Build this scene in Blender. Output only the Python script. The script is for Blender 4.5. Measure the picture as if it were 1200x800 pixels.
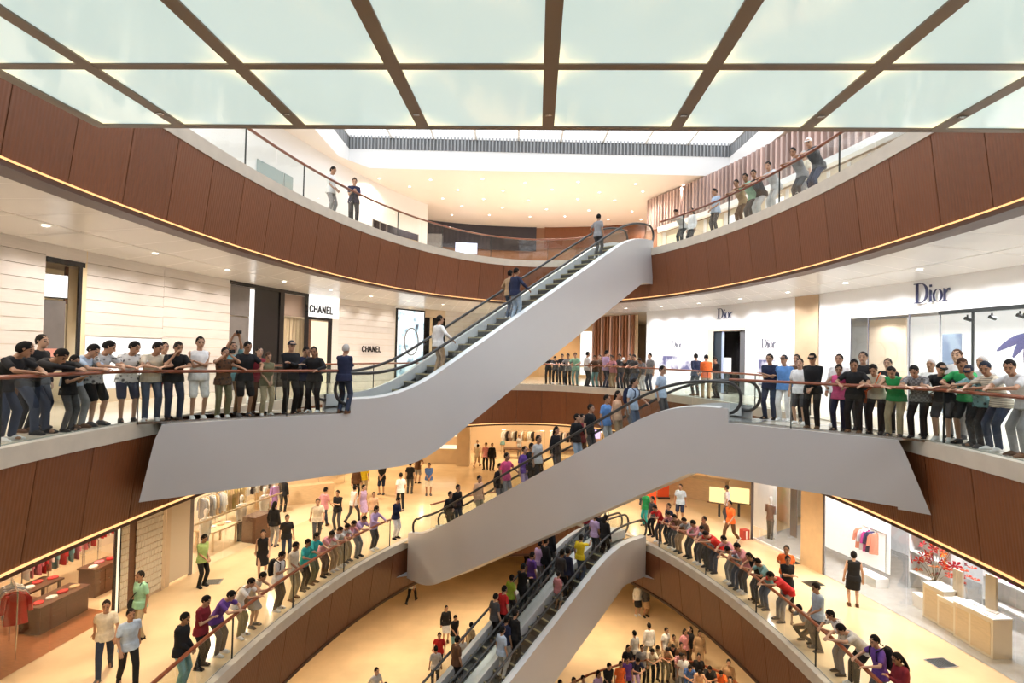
import bpy, bmesh, math, random
import numpy as np
from mathutils import Vector, Matrix
random.seed(7)
for o in list(bpy.data.objects): bpy.data.objects.remove(o)
SC = bpy.context.scene; COL = SC.collection
# ---------------------------------------------------------------- camera, sky, exposure
F_PX, PIT, ROL, EYE = 665.0, 0.020, 0.0225, 1.6
cam = bpy.data.objects.new('camera', bpy.data.cameras.new('camera')); COL.objects.link(cam)
cam.data.sensor_width = 36; cam.data.lens = 36*F_PX/1200; cam.data.clip_end = 300
cam.matrix_world = Matrix.Translation((0, 0, EYE)) @ Matrix.Rotation(math.pi/2+PIT, 4, 'X') @ Matrix.Rotation(ROL, 4, 'Z')
SC.camera = cam
w = bpy.data.worlds.new('world'); SC.world = w; w.use_nodes = True
w.node_tree.nodes['Background'].inputs[0].default_value = (0.93, 0.96, 1.0, 1)
w.node_tree.nodes['Background'].inputs[1].default_value = 2.0
SC.view_settings.view_transform = 'Standard'; SC.view_settings.look = 'None'
SC.view_settings.exposure = 0.40; SC.view_settings.gamma = 1.0; SC.view_settings.use_curve_mapping = False
SC.cycles.max_bounces = 8; SC.cycles.diffuse_bounces = 4; SC.cycles.glossy_bounces = 3
SC.cycles.transparent_max_bounces = 24; SC.cycles.sample_clamp_indirect = 4.0
SC.cycles.caustics_reflective = False; SC.cycles.caustics_refractive = False
STOREY = 6.0
ZC, ZB, ZA, ZG = STOREY, 0.0, -STOREY, -2*STOREY
WARM = (1.0, 0.80, 0.55); NEUT = (1.0, 0.93, 0.84); COOL = (0.93, 0.96, 1.0)
def lamp(x, y, z, watts, col, spread=2.6, size=0.12, blend=0.6, aim=None):
    L = bpy.data.lights.new('spot_lamp', 'SPOT'); L.energy = watts; L.color = col
    L.spot_size = spread; L.spot_blend = blend; L.shadow_soft_size = size
    o = bpy.data.objects.new('spot_lamp', L); COL.objects.link(o); o.location = (x, y, z)
    if aim is not None:
        o.rotation_euler = (Vector(aim)-Vector((x, y, z))).to_track_quat('-Z', 'Y').to_euler()
    return o
# ---------------------------------------------------------------- helpers
_pit = (math.cos(PIT), math.sin(PIT)); _rol = (math.cos(ROL), math.sin(ROL))
def ray(x, y):
    p, q = x-600, y-400; cr, sr = _rol; cp, sp = _pit
    a = p*cr+q*sr; b = -p*sr+q*cr; u = -b/F_PX
    return a/F_PX, cp-u*sp, sp+u*cp
def onz(x, y, z):
    r = ray(x, y); t = (z-EYE)/r[2]; return Vector((r[0]*t, r[1]*t, z))
def ony(x, y, Y):
    r = ray(x, y); t = Y/r[1]; return Vector((r[0]*t, Y, EYE+r[2]*t))
def proj(X, Y, Z):
    cp, sp = _pit; cr, sr = _rol; z = Z-EYE
    d = Y*cp+z*sp; u = z*cp-Y*sp; a, b = X/d*F_PX, -u/d*F_PX
    return 600+a*cr-b*sr, 400+a*sr+b*cr
MATS = {}
def mat(name, col=(.8, .8, .8), rough=.5, metal=0.0, emit=None, estr=0.0, spec=.5, noise=0.0, nscale=4.0, bump=0.0, bscale=40.0, stretch=(1, 1, 1), objvar=0.0):
    if name in MATS: return MATS[name]
    m = bpy.data.materials.new(name); m.use_nodes = True; MATS[name] = m
    nt = m.node_tree; b = nt.nodes['Principled BSDF']
    b.inputs['Base Color'].default_value = (*col, 1); b.inputs['Roughness'].default_value = rough
    b.inputs['Metallic'].default_value = metal; b.inputs['Specular IOR Level'].default_value = spec
    if emit: b.inputs['Emission Color'].default_value = (*emit, 1); b.inputs['Emission Strength'].default_value = estr
    if noise or bump or objvar:
        tc = nt.nodes.new('ShaderNodeTexCoord'); mp = nt.nodes.new('ShaderNodeMapping')
        mp.inputs['Scale'].default_value = stretch; nt.links.new(tc.outputs['Object'], mp.inputs[0])
    if noise or objvar:
        nz = nt.nodes.new('ShaderNodeTexNoise'); nz.inputs['Scale'].default_value = nscale; nz.inputs['Detail'].default_value = 4
        nt.links.new(mp.outputs[0], nz.inputs[0])
        hs = nt.nodes.new('ShaderNodeHueSaturation'); hs.inputs['Color'].default_value = (*col, 1)
        mr = nt.nodes.new('ShaderNodeMapRange'); mr.inputs['To Min'].default_value = 1-noise; mr.inputs['To Max'].default_value = 1+noise
        mr.inputs['From Min'].default_value = .3; mr.inputs['From Max'].default_value = .7
        nt.links.new(nz.outputs[0], mr.inputs[0])
        val = mr.outputs[0]
        if objvar:
            oi = nt.nodes.new('ShaderNodeObjectInfo'); m2 = nt.nodes.new('ShaderNodeMapRange')
            m2.inputs['To Min'].default_value = 1-objvar; m2.inputs['To Max'].default_value = 1+objvar
            nt.links.new(oi.outputs['Random'], m2.inputs[0])
            mu = nt.nodes.new('ShaderNodeMath'); mu.operation = 'MULTIPLY'
            nt.links.new(val, mu.inputs[0]); nt.links.new(m2.outputs[0], mu.inputs[1]); val = mu.outputs[0]
        nt.links.new(val, hs.inputs['Value']); nt.links.new(hs.outputs[0], b.inputs['Base Color'])
    if bump:
        n2 = nt.nodes.new('ShaderNodeTexNoise'); n2.inputs['Scale'].default_value = bscale
        nt.links.new(mp.outputs[0], n2.inputs[0])
        bp = nt.nodes.new('ShaderNodeBump'); bp.inputs['Strength'].default_value = bump; bp.inputs['Distance'].default_value = .02
        nt.links.new(n2.outputs[0], bp.inputs['Height']); nt.links.new(bp.outputs[0], b.inputs['Normal'])
    return m
def glass_mat(name, tint, refl=.07):
    m = bpy.data.materials.new(name); m.use_nodes = True; nt = m.node_tree; nt.nodes.clear()
    out = nt.nodes.new('ShaderNodeOutputMaterial'); t = nt.nodes.new('ShaderNodeBsdfTransparent'); g = nt.nodes.new('ShaderNodeBsdfGlossy')
    t.inputs[0].default_value = (*tint, 1); g.inputs['Roughness'].default_value = .02; g.inputs[0].default_value = (1, 1, 1, 1)
    fr = nt.nodes.new('ShaderNodeLayerWeight'); fr.inputs[0].default_value = .5
    pw = nt.nodes.new('ShaderNodeMath'); pw.operation = 'POWER'; pw.inputs[1].default_value = 4.0; nt.links.new(fr.outputs[1], pw.inputs[0])
    ad = nt.nodes.new('ShaderNodeMath'); ad.operation = 'MULTIPLY_ADD'; ad.inputs[1].default_value = .5; ad.inputs[2].default_value = refl*.6; nt.links.new(pw.outputs[0], ad.inputs[0])
    mx = nt.nodes.new('ShaderNodeMixShader'); nt.links.new(ad.outputs[0], mx.inputs[0]); nt.links.new(t.outputs[0], mx.inputs[1]); nt.links.new(g.outputs[0], mx.inputs[2])
    nt.links.new(mx.outputs[0], out.inputs[0]); MATS[name] = m; return m
def emis(name, col, s): return mat(name, (.02, .02, .02), .6, emit=col, estr=s)
class MB:
    """collects polygons, builds ONE mesh object"""
    def __init__(s): s.v = []; s.f = []; s.mi = []
    def poly(s, pts, mi=0):
        k = len(s.v); s.v += [tuple(p) for p in pts]; s.f.append(tuple(range(k, k+len(pts)))); s.mi.append(mi)
    def grid(s, rows, mi=0, closed=False):
        k = len(s.v); n = len(rows[0])
        for r in rows: s.v += [tuple(p) for p in r]
        for i in range(len(rows)-1):
            for j in range(n if closed else n-1):
                a = k+i*n+j; b = k+i*n+(j+1) % n
                s.f.append((a, b, b+n, a+n)); s.mi.append(mi)
    def box(s, x0, x1, y0, y1, z0, z1, mi=0, M=None):
        k = len(s.v); P = [(x, y, z) for z in (z0, z1) for y in (y0, y1) for x in (x0, x1)]
        if M is not None: P = [tuple(M @ Vector(p)) for p in P]
        s.v += P
        for f in ((0, 2, 3, 1), (4, 5, 7, 6), (0, 1, 5, 4), (2, 6, 7, 3), (0, 4, 6, 2), (1, 3, 7, 5)):
            s.f.append(tuple(k+i for i in f)); s.mi.append(mi)
    def prism(s, outline, z0, z1, mi=0):
        n = len(outline); k = len(s.v)
        s.v += [(x, y, z0) for x, y in outline]+[(x, y, z1) for x, y in outline]
        s.f.append(tuple(k+i for i in range(n-1, -1, -1))); s.f.append(tuple(k+n+i for i in range(n))); s.mi += [mi, mi]
        for i in range(n):
            j = (i+1) % n; s.f.append((k+i, k+j, k+n+j, k+n+i)); s.mi.append(mi)
    def tube(s, path, r, n=8, mi=0, closed=False, cap=True):
        path = [Vector(p) for p in path]; N = len(path); rows = []; up = Vector((0, 0, 1)); prev = None
        for i, p in enumerate(path):
            a = path[i-1] if (i > 0 or closed) else p; b = path[(i+1) % N] if (i < N-1 or closed) else p
            t = (b-a).normalized() if (b-a).length > 1e-9 else Vector((1, 0, 0))
            if prev is None: prev = t.cross(up) if abs(t.z) < .95 else t.cross(Vector((0, 1, 0)))
            u = (prev-t*prev.dot(t)).normalized(); prev = u; v = t.cross(u)
            rr = r[i] if isinstance(r, (list, tuple)) else r
            rows.append([p+(u*math.cos(2*math.pi*q/n)+v*math.sin(2*math.pi*q/n))*rr for q in range(n)])
        if closed: rows.append(rows[0])
        k = len(s.v); s.grid(rows, mi, True)
        if cap and not closed:
            s.f.append(tuple(k+q for q in range(n))); s.f.append(tuple(k+(N-1)*n+q for q in range(n-1, -1, -1))); s.mi += [mi, mi]
    def lathe(s, prof, n=16, mi=0, c=(0, 0, 0)):
        s.grid([[(c[0]+r*math.cos(2*math.pi*q/n), c[1]+r*math.sin(2*math.pi*q/n), c[2]+z) for q in range(n)] for r, z in prof], mi, True)
    def ball(s, c, rx, ry, rz, n=10, m=7, mi=0):
        s.grid([[(c[0]+rx*math.sin(math.pi*i/m)*math.cos(2*math.pi*q/n), c[1]+ry*math.sin(math.pi*i/m)*math.sin(2*math.pi*q/n), c[2]+rz*math.cos(math.pi*i/m)) for q in range(n)] for i in range(m+1)], mi, True)
    def mesh(s, name, mats, smooth=False, sharp=.6):
        me = bpy.data.meshes.new(name); me.from_pydata(s.v, [], s.f)
        for m in (mats if isinstance(mats, (list, tuple)) else [mats]): me.materials.append(m)
        if any(s.mi): me.polygons.foreach_set('material_index', s.mi)
        if smooth: me.polygons.foreach_set('use_smooth', [True]*len(s.f))
        if smooth and sharp: me.set_sharp_from_angle(angle=sharp)
        me.validate(); me.update(); return me
    def build(s, name, mats, parent=None, smooth=False, kind=None, loc=None, sharp=.6):
        me = s.mesh(name, mats, smooth, sharp); o = bpy.data.objects.new(name, me); COL.objects.link(o)
        if parent: o.parent = parent
        if kind: o['kind'] = kind
        if loc is not None: o.location = loc
        return o
def link(name, me, parent=None, loc=(0, 0, 0), rz=0, mats=None):
    o = bpy.data.objects.new(name, me); COL.objects.link(o); o.parent = parent; o.location = loc; o.rotation_euler = (0, 0, rz)
    if mats:
        for i, m in enumerate(mats):
            o.material_slots[i].link = 'OBJECT'; o.material_slots[i].material = m
    return o
def thing(name, label, cat, loc=(0, 0, 0), rz=0, group=None):
    o = bpy.data.objects.new(name, None); COL.objects.link(o); o.location = loc; o.rotation_euler = (0, 0, rz); o.empty_display_size = .1
    return tag(o, label, cat, group)
def tag(o, label, cat, group=None):
    o['label'] = label; o['category'] = cat
    if group: o['group'] = group
    return o
# ---------------------------------------------------------------- plan curves of the atrium
OPEN = {'C': (7.15, 15.0), 'B': (7.9, 16.7), 'A': (7.05, 15.0), 'G': (4.6, 9.0)}
LEVEL = {'C': ZC, 'B': ZB, 'A': ZA, 'G': ZG}
def edge(lv, th, off=0.0):
    a, b = OPEN[lv]; c, s_ = math.cos(th), math.sin(th)
    def P(t):
        c, s_ = math.cos(t), math.sin(t)
        n = 2.0 if s_ >= 0 else 2.7; bb = b if s_ >= 0 else 11.45
        x = a*math.copysign(abs(c)**(2/n), c); y = 12+bb*math.copysign(abs(s_)**(2/n), s_)
        return Vector((.45+.04*(y-12)+x, y))
    p = P(th)
    if off:
        t = P(th+1e-3)-P(th-1e-3); t.normalize(); p = p+Vector((t.y, -t.x))*off
    return p
def arc(lv, t0, t1, step=.25, off=0.0):
    """points along the edge about `step` metres apart"""
    n = 400; P = [edge(lv, t0+(t1-t0)*i/n, off) for i in range(n+1)]
    L = [0]
    for i in range(n): L.append(L[-1]+(P[i+1]-P[i]).length)
    m = max(2, round(L[-1]/step)); out = []; j = 0
    for k in range(m+1):
        d = L[-1]*k/m
        while j < n-1 and L[j+1] < d: j += 1
        f = (d-L[j])/max(1e-9, L[j+1]-L[j]); out.append(P[j].lerp(P[j+1], min(1, f)))
    return out
def th_at_y(lv, y, side):
    """angle on the right (+1) or left (-1) side where the edge has that y"""
    a, b = OPEN[lv]; k = (y-12)/(b if y >= 12 else 11.45)
    n = 2.0 if y >= 12 else 2.7
    t = math.asin(max(-1, min(1, math.copysign(abs(k)**(n/2), k))))
    return t if side > 0 else math.pi-t
def offpath(P, off):
    out = []
    for i, p in enumerate(P):
        t = (P[min(i+1, len(P)-1)]-P[max(i-1, 0)]).normalized(); out.append(p+Vector((t.y, -t.x))*off)
    return out
def wallc(th, off=0.0, by=27.5, a=12.0):
    p = Vector((.5+(a+off)*math.cos(th), 8+(by+off)*math.sin(th))); return p
def wall_th(px, z=1.6, side=-1, off=0.0, by=27.5, a=12.0):
    """angle on the shop wall curve that shows at picture column px"""
    lo, hi = (math.pi/2, math.pi*1.02) if side < 0 else (math.pi/2, -.02*math.pi)
    for _ in range(50):
        m = (lo+hi)/2; p = wallc(m, off, by, a); x = proj(p.x, p.y, z)[0] if p.y > .5 else (-1e4 if side < 0 else 1e4)
        if (x > px) == (side < 0): lo = m
        else: hi = m
    return (lo+hi)/2
# ---------------------------------------------------------------- materials of the setting
M_FASC = mat('brown_metal_panel', (.185, .062, .022), .42, noise=.10, nscale=9, stretch=(3, 3, .25), bump=.35, bscale=26, objvar=.07)
def ribs(m, per=.075):
    """fine vertical ribbing of the brown panels, as relief"""
    nt = m.node_tree; tc = nt.nodes.new('ShaderNodeUVMap'); wv = nt.nodes.new('ShaderNodeTexWave'); wv.inputs['Scale'].default_value = 1/per/3.14
    nt.links.new(tc.outputs[0], wv.inputs[0]); bp = nt.nodes.new('ShaderNodeBump'); bp.inputs['Strength'].default_value = .28; bp.inputs['Distance'].default_value = .010
    nt.links.new(wv.outputs[1], bp.inputs['Height']); nt.links.new(bp.outputs[0], nt.nodes['Principled BSDF'].inputs['Normal'])
ribs(M_FASC)
M_LIP = mat('dark_brown_lip', (.075, .028, .012), .5)
M_STONE = mat('pale_kerb_stone', (.60, .54, .45), .5, noise=.06, nscale=3)
M_STRIP = emis('warm_light_strip', (1.0, .52, .20), 1.3)
M_CEIL = mat('white_ceiling', (.83, .79, .73), .28)
M_CEILC = mat('roof_ceiling_plaster', (.88, .78, .69), .45)
M_FLB = mat('cream_floor_stone', (.78, .70, .58), .12, noise=.06, nscale=1.2)
M_FLA = mat('honey_floor_marble', (.80, .61, .385), .13, noise=.13, nscale=.55, stretch=(1, 1, 1))
M_WALLO = mat('warm_plaster', (.72, .60, .46), .7)
M_WOODRAIL = mat('red_brown_handrail', (.23, .060, .022), .28, noise=.15, nscale=6, stretch=(1, 1, 6))
M_GLASS = glass_mat('rail_glass', (.86, .90, .875))
M_POST = mat('dark_rail_post', (.045, .05, .05), .35, metal=.6)
M_STEEL = mat('brushed_steel', (.62, .64, .65), .25, metal=1.0)
M_WHITE = mat('white_paint', (.86, .86, .85), .5)
# ---------------------------------------------------------------- slabs: floors and ceilings
def ring(lv, z, name, m, flip=False, off=0.0, big=(19.0, 46.0), full=True):
    n = 220; b = MB(); inner = []; outer = []
    for i in range(n):
        t = 2*math.pi*i/n; p = edge(lv, t, off); inner.append((p.x, p.y, z))
        d = Vector((p.x-.45, p.y-12)); d.normalize()
        k = 1/math.sqrt((d.x/big[0])**2+(d.y/big[1])**2); outer.append((.45+d.x*k, 8+d.y*k, z))
    mid = [tuple(Vector(a).lerp(Vector(c), .35)) for a, c in zip(inner, outer)]
    b.grid([outer, mid, inner] if flip else [inner, mid, outer], 0, True)
    return b.build(name, m, kind='structure')
ring('C', ZC, 'floor', M_FLB); ring('B', ZB, 'floor', M_FLB); ring('A', ZA, 'floor', M_FLA)
gf = MB(); gf.grid([[(-19+38*i/8, -30+84*j/16, ZG) for i in range(9)] for j in range(17)]); gf.build('floor', M_FLA, kind='structure')
DROP = 2.02
ring('C', ZC-DROP+.02, 'ceiling', M_CEIL, True, .28); ring('B', ZB-DROP+.02, 'ceiling', M_CEIL, True, .28); ring('A', ZA-DROP+.02, 'ceiling', M_CEIL, True, .28)
# outer walls that close the building
ow = MB(); n = 120
ow.grid([[(.45+18.8*math.cos(2*math.pi*i/n), 8+42*math.sin(2*math.pi*i/n), z) for i in range(n)] for z in (ZG, ZA, ZB, ZC, 10.6)], 0, True)
ow.build('wall_outer', M_WALLO, kind='structure')
# ---------------------------------------------------------------- slab edges: brown panels, stone kerb, light strip
def add_uv(me, uvs):
    l = me.uv_layers.new(name='UVMap'); l.data.foreach_set('uv', [c for u in uvs for c in u])
def fascia(lv):
    F = LEVEL[lv]; SET = .20
    host = MB(); P = [edge(lv, 2*math.pi*i/200, .34) for i in range(200)]   # backing behind the panels
    host.grid([[(p.x, p.y, z) for p in P] for z in (F-DROP+.02, F-.01)], 0, True)
    h = host.build('wall_atrium', M_LIP, kind='structure')
    tN = th_at_y(lv, 4.2, 1); tS = th_at_y(lv, 4.2, -1)
    pts = arc(lv, tN, tS, .31); per = 4; bot = offpath(pts, SET); u0 = 0
    back = offpath(pts, .05); backb = offpath(pts, SET+.05)
    for k in range(0, len(pts)-1, per):
        seg = list(range(k, min(k+per, len(pts)-1)+1))
        if len(seg) < 2: continue
        b = MB(); uv = []
        def ptat(A, i, f0, f1):
            return A[i]
        top = [pts[i] for i in seg]; bt = [bot[i] for i in seg]; tb = [back[i] for i in seg]; bb = [backb[i] for i in seg]
        g = .009/max(.05, (top[1]-top[0]).length)
        for A in (top, bt, tb, bb):
            A[0] = A[0].lerp(A[1], g); A[-1] = A[-1].lerp(A[-2], g)
        zt, zb = F-.275, F-1.935
        c = top[len(top)//2].lerp(bt[len(bt)//2], .5); c3 = Vector((c.x, c.y, (zt+zb)/2))
        L = lambda p, z: (p.x-c3.x, p.y-c3.y, z-c3.z)
        b.grid([[L(p, zb) for p in bt], [L(p, zt) for p in top]])
        b.grid([[L(p, zt) for p in top], [L(p, zt) for p in tb]])
        b.grid([[L(tb[0], zt), L(top[0], zt)], [L(bb[0], zb), L(bt[0], zb)]]); b.grid([[L(top[-1], zt), L(tb[-1], zt)], [L(bt[-1], zb), L(bb[-1], zb)]])
        o = b.build('fascia_panel', M_FASC, h, loc=c3)
        ln = [0.0]
        for i in range(1, len(seg)): ln.append(ln[-1]+(top[i]-top[i-1]).length)
        uvl = []
        for f in b.f:
            for vi in f:
                uvl.append((u0+ln[vi % len(seg)] if vi < 2*len(seg) else u0, b.v[vi][2]))
        add_uv(o.data, uvl); u0 += ln[-1]
    # rest of the loop (near side, under and behind the viewer): same cladding as one band
    r = MB(); q = arc(lv, tS, tN+2*math.pi, .5); qb = offpath(q, SET)
    r.grid([[(p.x, p.y, F-1.935) for p in qb], [(p.x, p.y, F-.275) for p in q]]); r.build('near_cladding', M_FASC, h)
    full = [edge(lv, 2*math.pi*i/240) for i in range(240)]
    def off(d): return [edge(lv, 2*math.pi*i/240, d) for i in range(240)]
    k = MB(); A, B_ = off(-.02), off(.20)
    k.grid([[(p.x, p.y, F-.275) for p in off(.06)], [(p.x, p.y, F-.275) for p in A], [(p.x, p.y, F+.03) for p in A], [(p.x, p.y, F+.03) for p in B_], [(p.x, p.y, F) for p in B_]], 0, True)
    k.build('trim_1', M_STONE, kind='structure')
    s = MB(); A, B_ = off(SET-.03), off(SET+.06)
    s.grid([[(p.x, p.y, F-1.972) for p in A], [(p.x, p.y, F-1.938) for p in A], [(p.x, p.y, F-1.938) for p in B_]], 0, True); s.build('trim_2', M_STRIP if lv != 'A' else M_LIP, kind='structure')
    l = MB(); A, B_, C_ = off(SET-.01), off(SET+.10), off(SET+.42)
    l.grid([[(p.x, p.y, F-1.974) for p in B_], [(p.x, p.y, F-1.974) for p in A], [(p.x, p.y, F-2.05) for p in A], [(p.x, p.y, F-2.05) for p in C_], [(p.x, p.y, F-2.0) for p in C_]][::-1], 0, True)
    l.build('trim_3', M_LIP, kind='structure')
for lv in 'CBA': fascia(lv)
# ---------------------------------------------------------------- glass balustrades
def balustrade(P, F, label, pw=1.42, posts=True, h=1.06, rail_r=.042, end_post=True):
    """P: plan polyline of the rail line"""
    mid = P[len(P)//2]; t = thing('glass_balustrade', label, 'railing', (mid.x, mid.y, F))
    L = [0.0]
    for i in range(1, len(P)): L.append(L[-1]+(P[i]-P[i-1]).length)
    def at(d):
        for i in range(1, len(P)):
            if L[i] >= d: return P[i-1].lerp(P[i], (d-L[i-1])/max(1e-9, L[i]-L[i-1]))
        return P[-1]
    hr = MB()
    path = [Vector((p.x-mid.x, p.y-mid.y, h)) for p in P]
    # flattened oval wooden rail
    rows = []
    for i, p in enumerate(path):
        tg = (path[min(i+1, len(path)-1)]-path[max(i-1, 0)]).normalized(); nn = Vector((tg.y, -tg.x, 0))
        rows.append([p+nn*math.cos(a)*rail_r*1.25+Vector((0, 0, 1))*math.sin(a)*rail_r*.85 for a in [2*math.pi*q/10 for q in range(10)]])
    hr.grid(rows, 0, True); hr.poly(rows[0][::-1]); hr.poly(rows[-1]); hr.build('handrail', M_WOODRAIL, t, True)
    sh = MB(); sh.grid([[(p.x-mid.x+a, p.y-mid.y+b_, z) for p in P] for a, b_, z in ((0, 0, .0), (0, 0, .05))]); sh.build('base_channel', M_STEEL, t)
    n = max(1, round(L[-1]/pw)); gl = L[-1]/n
    for k in range(n):
        m_ = max(1, int(gl/.5)); S = [at(gl*k+.012+(gl-.024)*j/m_) for j in range(m_+1)]
        b = MB(); b.grid([[(p.x-mid.x, p.y-mid.y, z) for p in S] for z in (.03, h-.03)]); b.build('glass_panel', M_GLASS, t)
    if posts:
        for k in range(0, n+1, 2):
            p = at(gl*k); q = at(min(L[-1], gl*k+.05)); d = (q-p) if (q-p).length > 1e-6 else p-at(gl*k-.05)
            b = MB(); b.box(-.008, .008, -.018, .018, .0, h-.02)
            o = b.build('post', M_POST, t, loc=(p.x-mid.x, p.y-mid.y, 0)); o.rotation_euler = (0, 0, math.atan2(d.y, d.x))
    return t
RO = .16
E43 = .75; D1 = Vector((math.cos(E43), math.sin(E43))); N1 = Vector((-D1.y, D1.x))
D2 = Vector((math.cos(E43), -math.sin(E43))); N2 = Vector((D1.y, D1.x)); N2 = Vector((math.sin(E43), math.cos(E43)))
K1 = Vector((-4.0, 14.24)); J1 = Vector((-7.0, 11.44))
Q2 = Vector((5.3, 14.08)); R2 = Vector((7.95, 11.61))
EW = 1.62
def side(lv, y0, y1, s, off=RO): # right: y rising is CCW; left: y falling is CCW
    return arc(lv, th_at_y(lv, y0, s), th_at_y(lv, y1, s), .3, off)
# middle floor
lf = [p for p in side('B', 11.2, 3.0, -1)][::-1]
lf += [J1.lerp(K1, f)+N1*RO for f in (.12, .3, .5, .7, .86, .985)]
lfB = lf
balustrade(lf, ZB, 'curved glass balustrade with red-brown handrail along the left middle balcony crowd')
bk = arc('B', th_at_y('B', 16.0, 1), th_at_y('B', 15.6, -1), .3, RO)
bkB = bk
balustrade(bk, ZB, 'curved glass balustrade with brown rail round the far end of the middle floor')
rf = side('B', 3.0, 11.2, 1)+[R2.lerp(Q2, f)+N2*RO for f in (.1, .3, .5, .7, .86, .985)]
rfB = rf
balustrade(rf, ZB, 'curved glass balustrade with orange-brown handrail along the right middle balcony crowd')
# upper floor
clC = arc('C', th_at_y('C', 24.6, 1), th_at_y('C', 3.0, -1), .3, RO)[::-1]; crC = side('C', 3.0, 22.9, 1)
alA = side('A', 22.0, 3.0, -1)[::-1]; arA = side('A', 3.0, 22.6, 1); alX = side('A', 23.8, 3.0, -1)[::-1]; arX = side('A', 3.0, 25.4, 1)
balustrade(clC, ZC, 'curved glass balustrade with thin brown handrail sweeping round the upper left floor')
balustrade(crC, ZC, 'curved glass balustrade with brown handrail along the upper right crowd')
# lower floor
balustrade(alA, ZA, 'glass balustrade with brown handrail along the lower left crowd')
balustrade(arA, ZA, 'glass balustrade with brown handrail along the lower right crowd')
balustrade(arc('A', th_at_y('A', 25.2, 1), th_at_y('A', 24.2, -1), .3, RO), ZA, 'glass balustrade with brown handrail round the far end of the lower floor')
# ---------------------------------------------------------------- escalators
M_CLAD = mat('pearl_grey_cladding', (.63, .64, .665), .36, metal=.2, noise=.02, nscale=.6)
M_RUB = mat('black_rubber_handrail', (.035, .035, .035), .4)
M_STEP = mat('dark_step_metal', (.10, .10, .095), .45, metal=.7)
M_NOSE = mat('olive_step_edge', (.46, .41, .25), .5)
M_DECK = mat('bright_balustrade_deck', (.82, .84, .86), .3, metal=.15)
M_EGL = glass_mat('escalator_glass', (.88, .93, .92))
TAN = math.tan(math.radians(30))
def escalator(label, near0, d, nf, z0, s_knee, rise=6.0, pre=0.0, post=1.4, width=EW, clad_pre=None, clad_post=0, depth=1.5, far_clad=True, label_group=None, clads=(1, 1)):
    """near0: plan point of the near side at the lower landing end, d: plan direction going up, nf: plan normal to the far side"""
    t = thing('escalator', label, 'escalator', (near0.x, near0.y, z0), 0, label_group)
    s1 = s_knee+rise/TAN; s_end = s1+post
    def W(s, o, z): p = d*s+nf*o; return Vector((p.x, p.y, z))
    def base(s, r=1.1):
        """height of the step line above the lower floor, knees rounded"""
        if s <= s_knee-r: return 0.0
        if s < s_knee+r: u = (s-s_knee+r); return TAN*u*u/(4*r)
        if s <= s1-r: return (s-s_knee)*TAN
        if s < s1+r: u = (s1+r-s); return rise-TAN*u*u/(4*r)
        return rise
    def lower(s):
        k0 = s_knee+.6; b0 = -depth
        top = rise-depth+.05; kk = k0+(top-b0)/TAN; r = .7
        if s <= k0-r: return b0
        if s < k0+r: u = s-k0+r; return b0+TAN*u*u/(4*r)
        if s <= kk: return b0+(s-k0)*TAN
        return top
    s_lo = -clad_pre if clad_pre else -pre
    SS = [s_lo]+([] if not clad_pre else [-.001, 0.0])+list(np.arange(.25, s_end, .25))+[s_end]+([s_end+.001, s_end+clad_post] if clad_post else [])
    dk = lambda s: 0.0 if s < -.0005 and clad_pre else (rise if s > s_end+.0005 else base(s)+.35)
    for which, o0, o1 in (('side_cladding', 0, .07), ('side_cladding', width, width-.07)):
        b = MB(); f = [[W(s, o0, dk(s)) for s in SS], [W(s, o0, lower(s)) for s in SS], [W(s, o1, lower(s)) for s in SS], [W(s, o1, dk(s)) for s in SS]]
        if o0: f = f[::-1]
        b.grid(f+[f[0]])
        if clad_pre:   # slanted end that follows the brown panels
            b.poly([W(s_lo, o0, 0), W(s_lo-.12, o0, -.3), W(s_lo-.35, o0, -depth), W(s_lo, o0, -depth)])
        if clad_post:
            e = s_end+clad_post; b.poly([W(e, o0, rise), W(e, o0, rise-depth), W(e+.55, o0, rise-depth), W(e+.12, o0, rise-.25)])
        b.build(which, M_CLAD, t, True, sharp=.5)
    b = MB(); b.grid([[W(s, .02, lower(s)+.012) for s in SS], [W(s, width-.02, lower(s)+.012) for s in SS]]); b.build('soffit', M_CLAD, t, True, sharp=.5)
    # decks, skirts, glass, handrails on both sides
    S2 = list(np.arange(-pre, s_end+.001, .25))
    S3 = [s for s in S2]
    for o0, o1, oi in ((.0, .22, .16), (width, width-.22, width-.16)):
        b = MB(); b.grid([[W(s, o0, base(s)+.35) for s in S3], [W(s, o1, base(s)+.38) for s in S3], [W(s, o1, base(s)+.06) for s in S3]], 0); b.build('deck', M_DECK, t, True)
        n = max(1, round((s_end-.2)/1.5)); gl = (s_end-.1)/n
        for k in range(n):
            ss = [gl*k+.008+(gl-.016)*j/4 for j in range(5)]
            b = MB(); b.grid([[W(s, oi, base(s)+.36) for s in ss], [W(s, oi, base(s)+.95) for s in ss]]); b.build('glass_panel', M_EGL, t)
        for (sa, sg, bz) in ((0.0, -1, 0.0), (s_end-.1, 1, rise)):   # rounded glass ends
            b = MB(); q = [W(sa+sg*.32*math.sin(a), oi, bz+.62-.33*math.cos(a)) for a in np.linspace(0, math.pi, 9)]; b.poly(q); b.build('glass_panel', M_EGL, t)
        rr = .39
        path = [W(.35, oi, .16+.07)]+[W(-rr*.9*math.sin(a), oi, .60-rr*math.cos(a)) for a in np.linspace(.15, math.pi, 10)]
        path += [W(s, oi, base(s)+.99) for s in np.arange(.3, s_end-.2, .25)]
        path += [W(s_end-.1+rr*.9*math.sin(a), oi, rise+.60+rr*math.cos(a)) for a in np.linspace(0, math.pi-.15, 10)]+[W(s_end-.45, oi, rise+.23)]
        b = MB(); b.tube(path, .042, 7); b.build('handrail', M_RUB, t, True)
    # steps
    run = .40; i0, i1 = .24, width-.24
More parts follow.
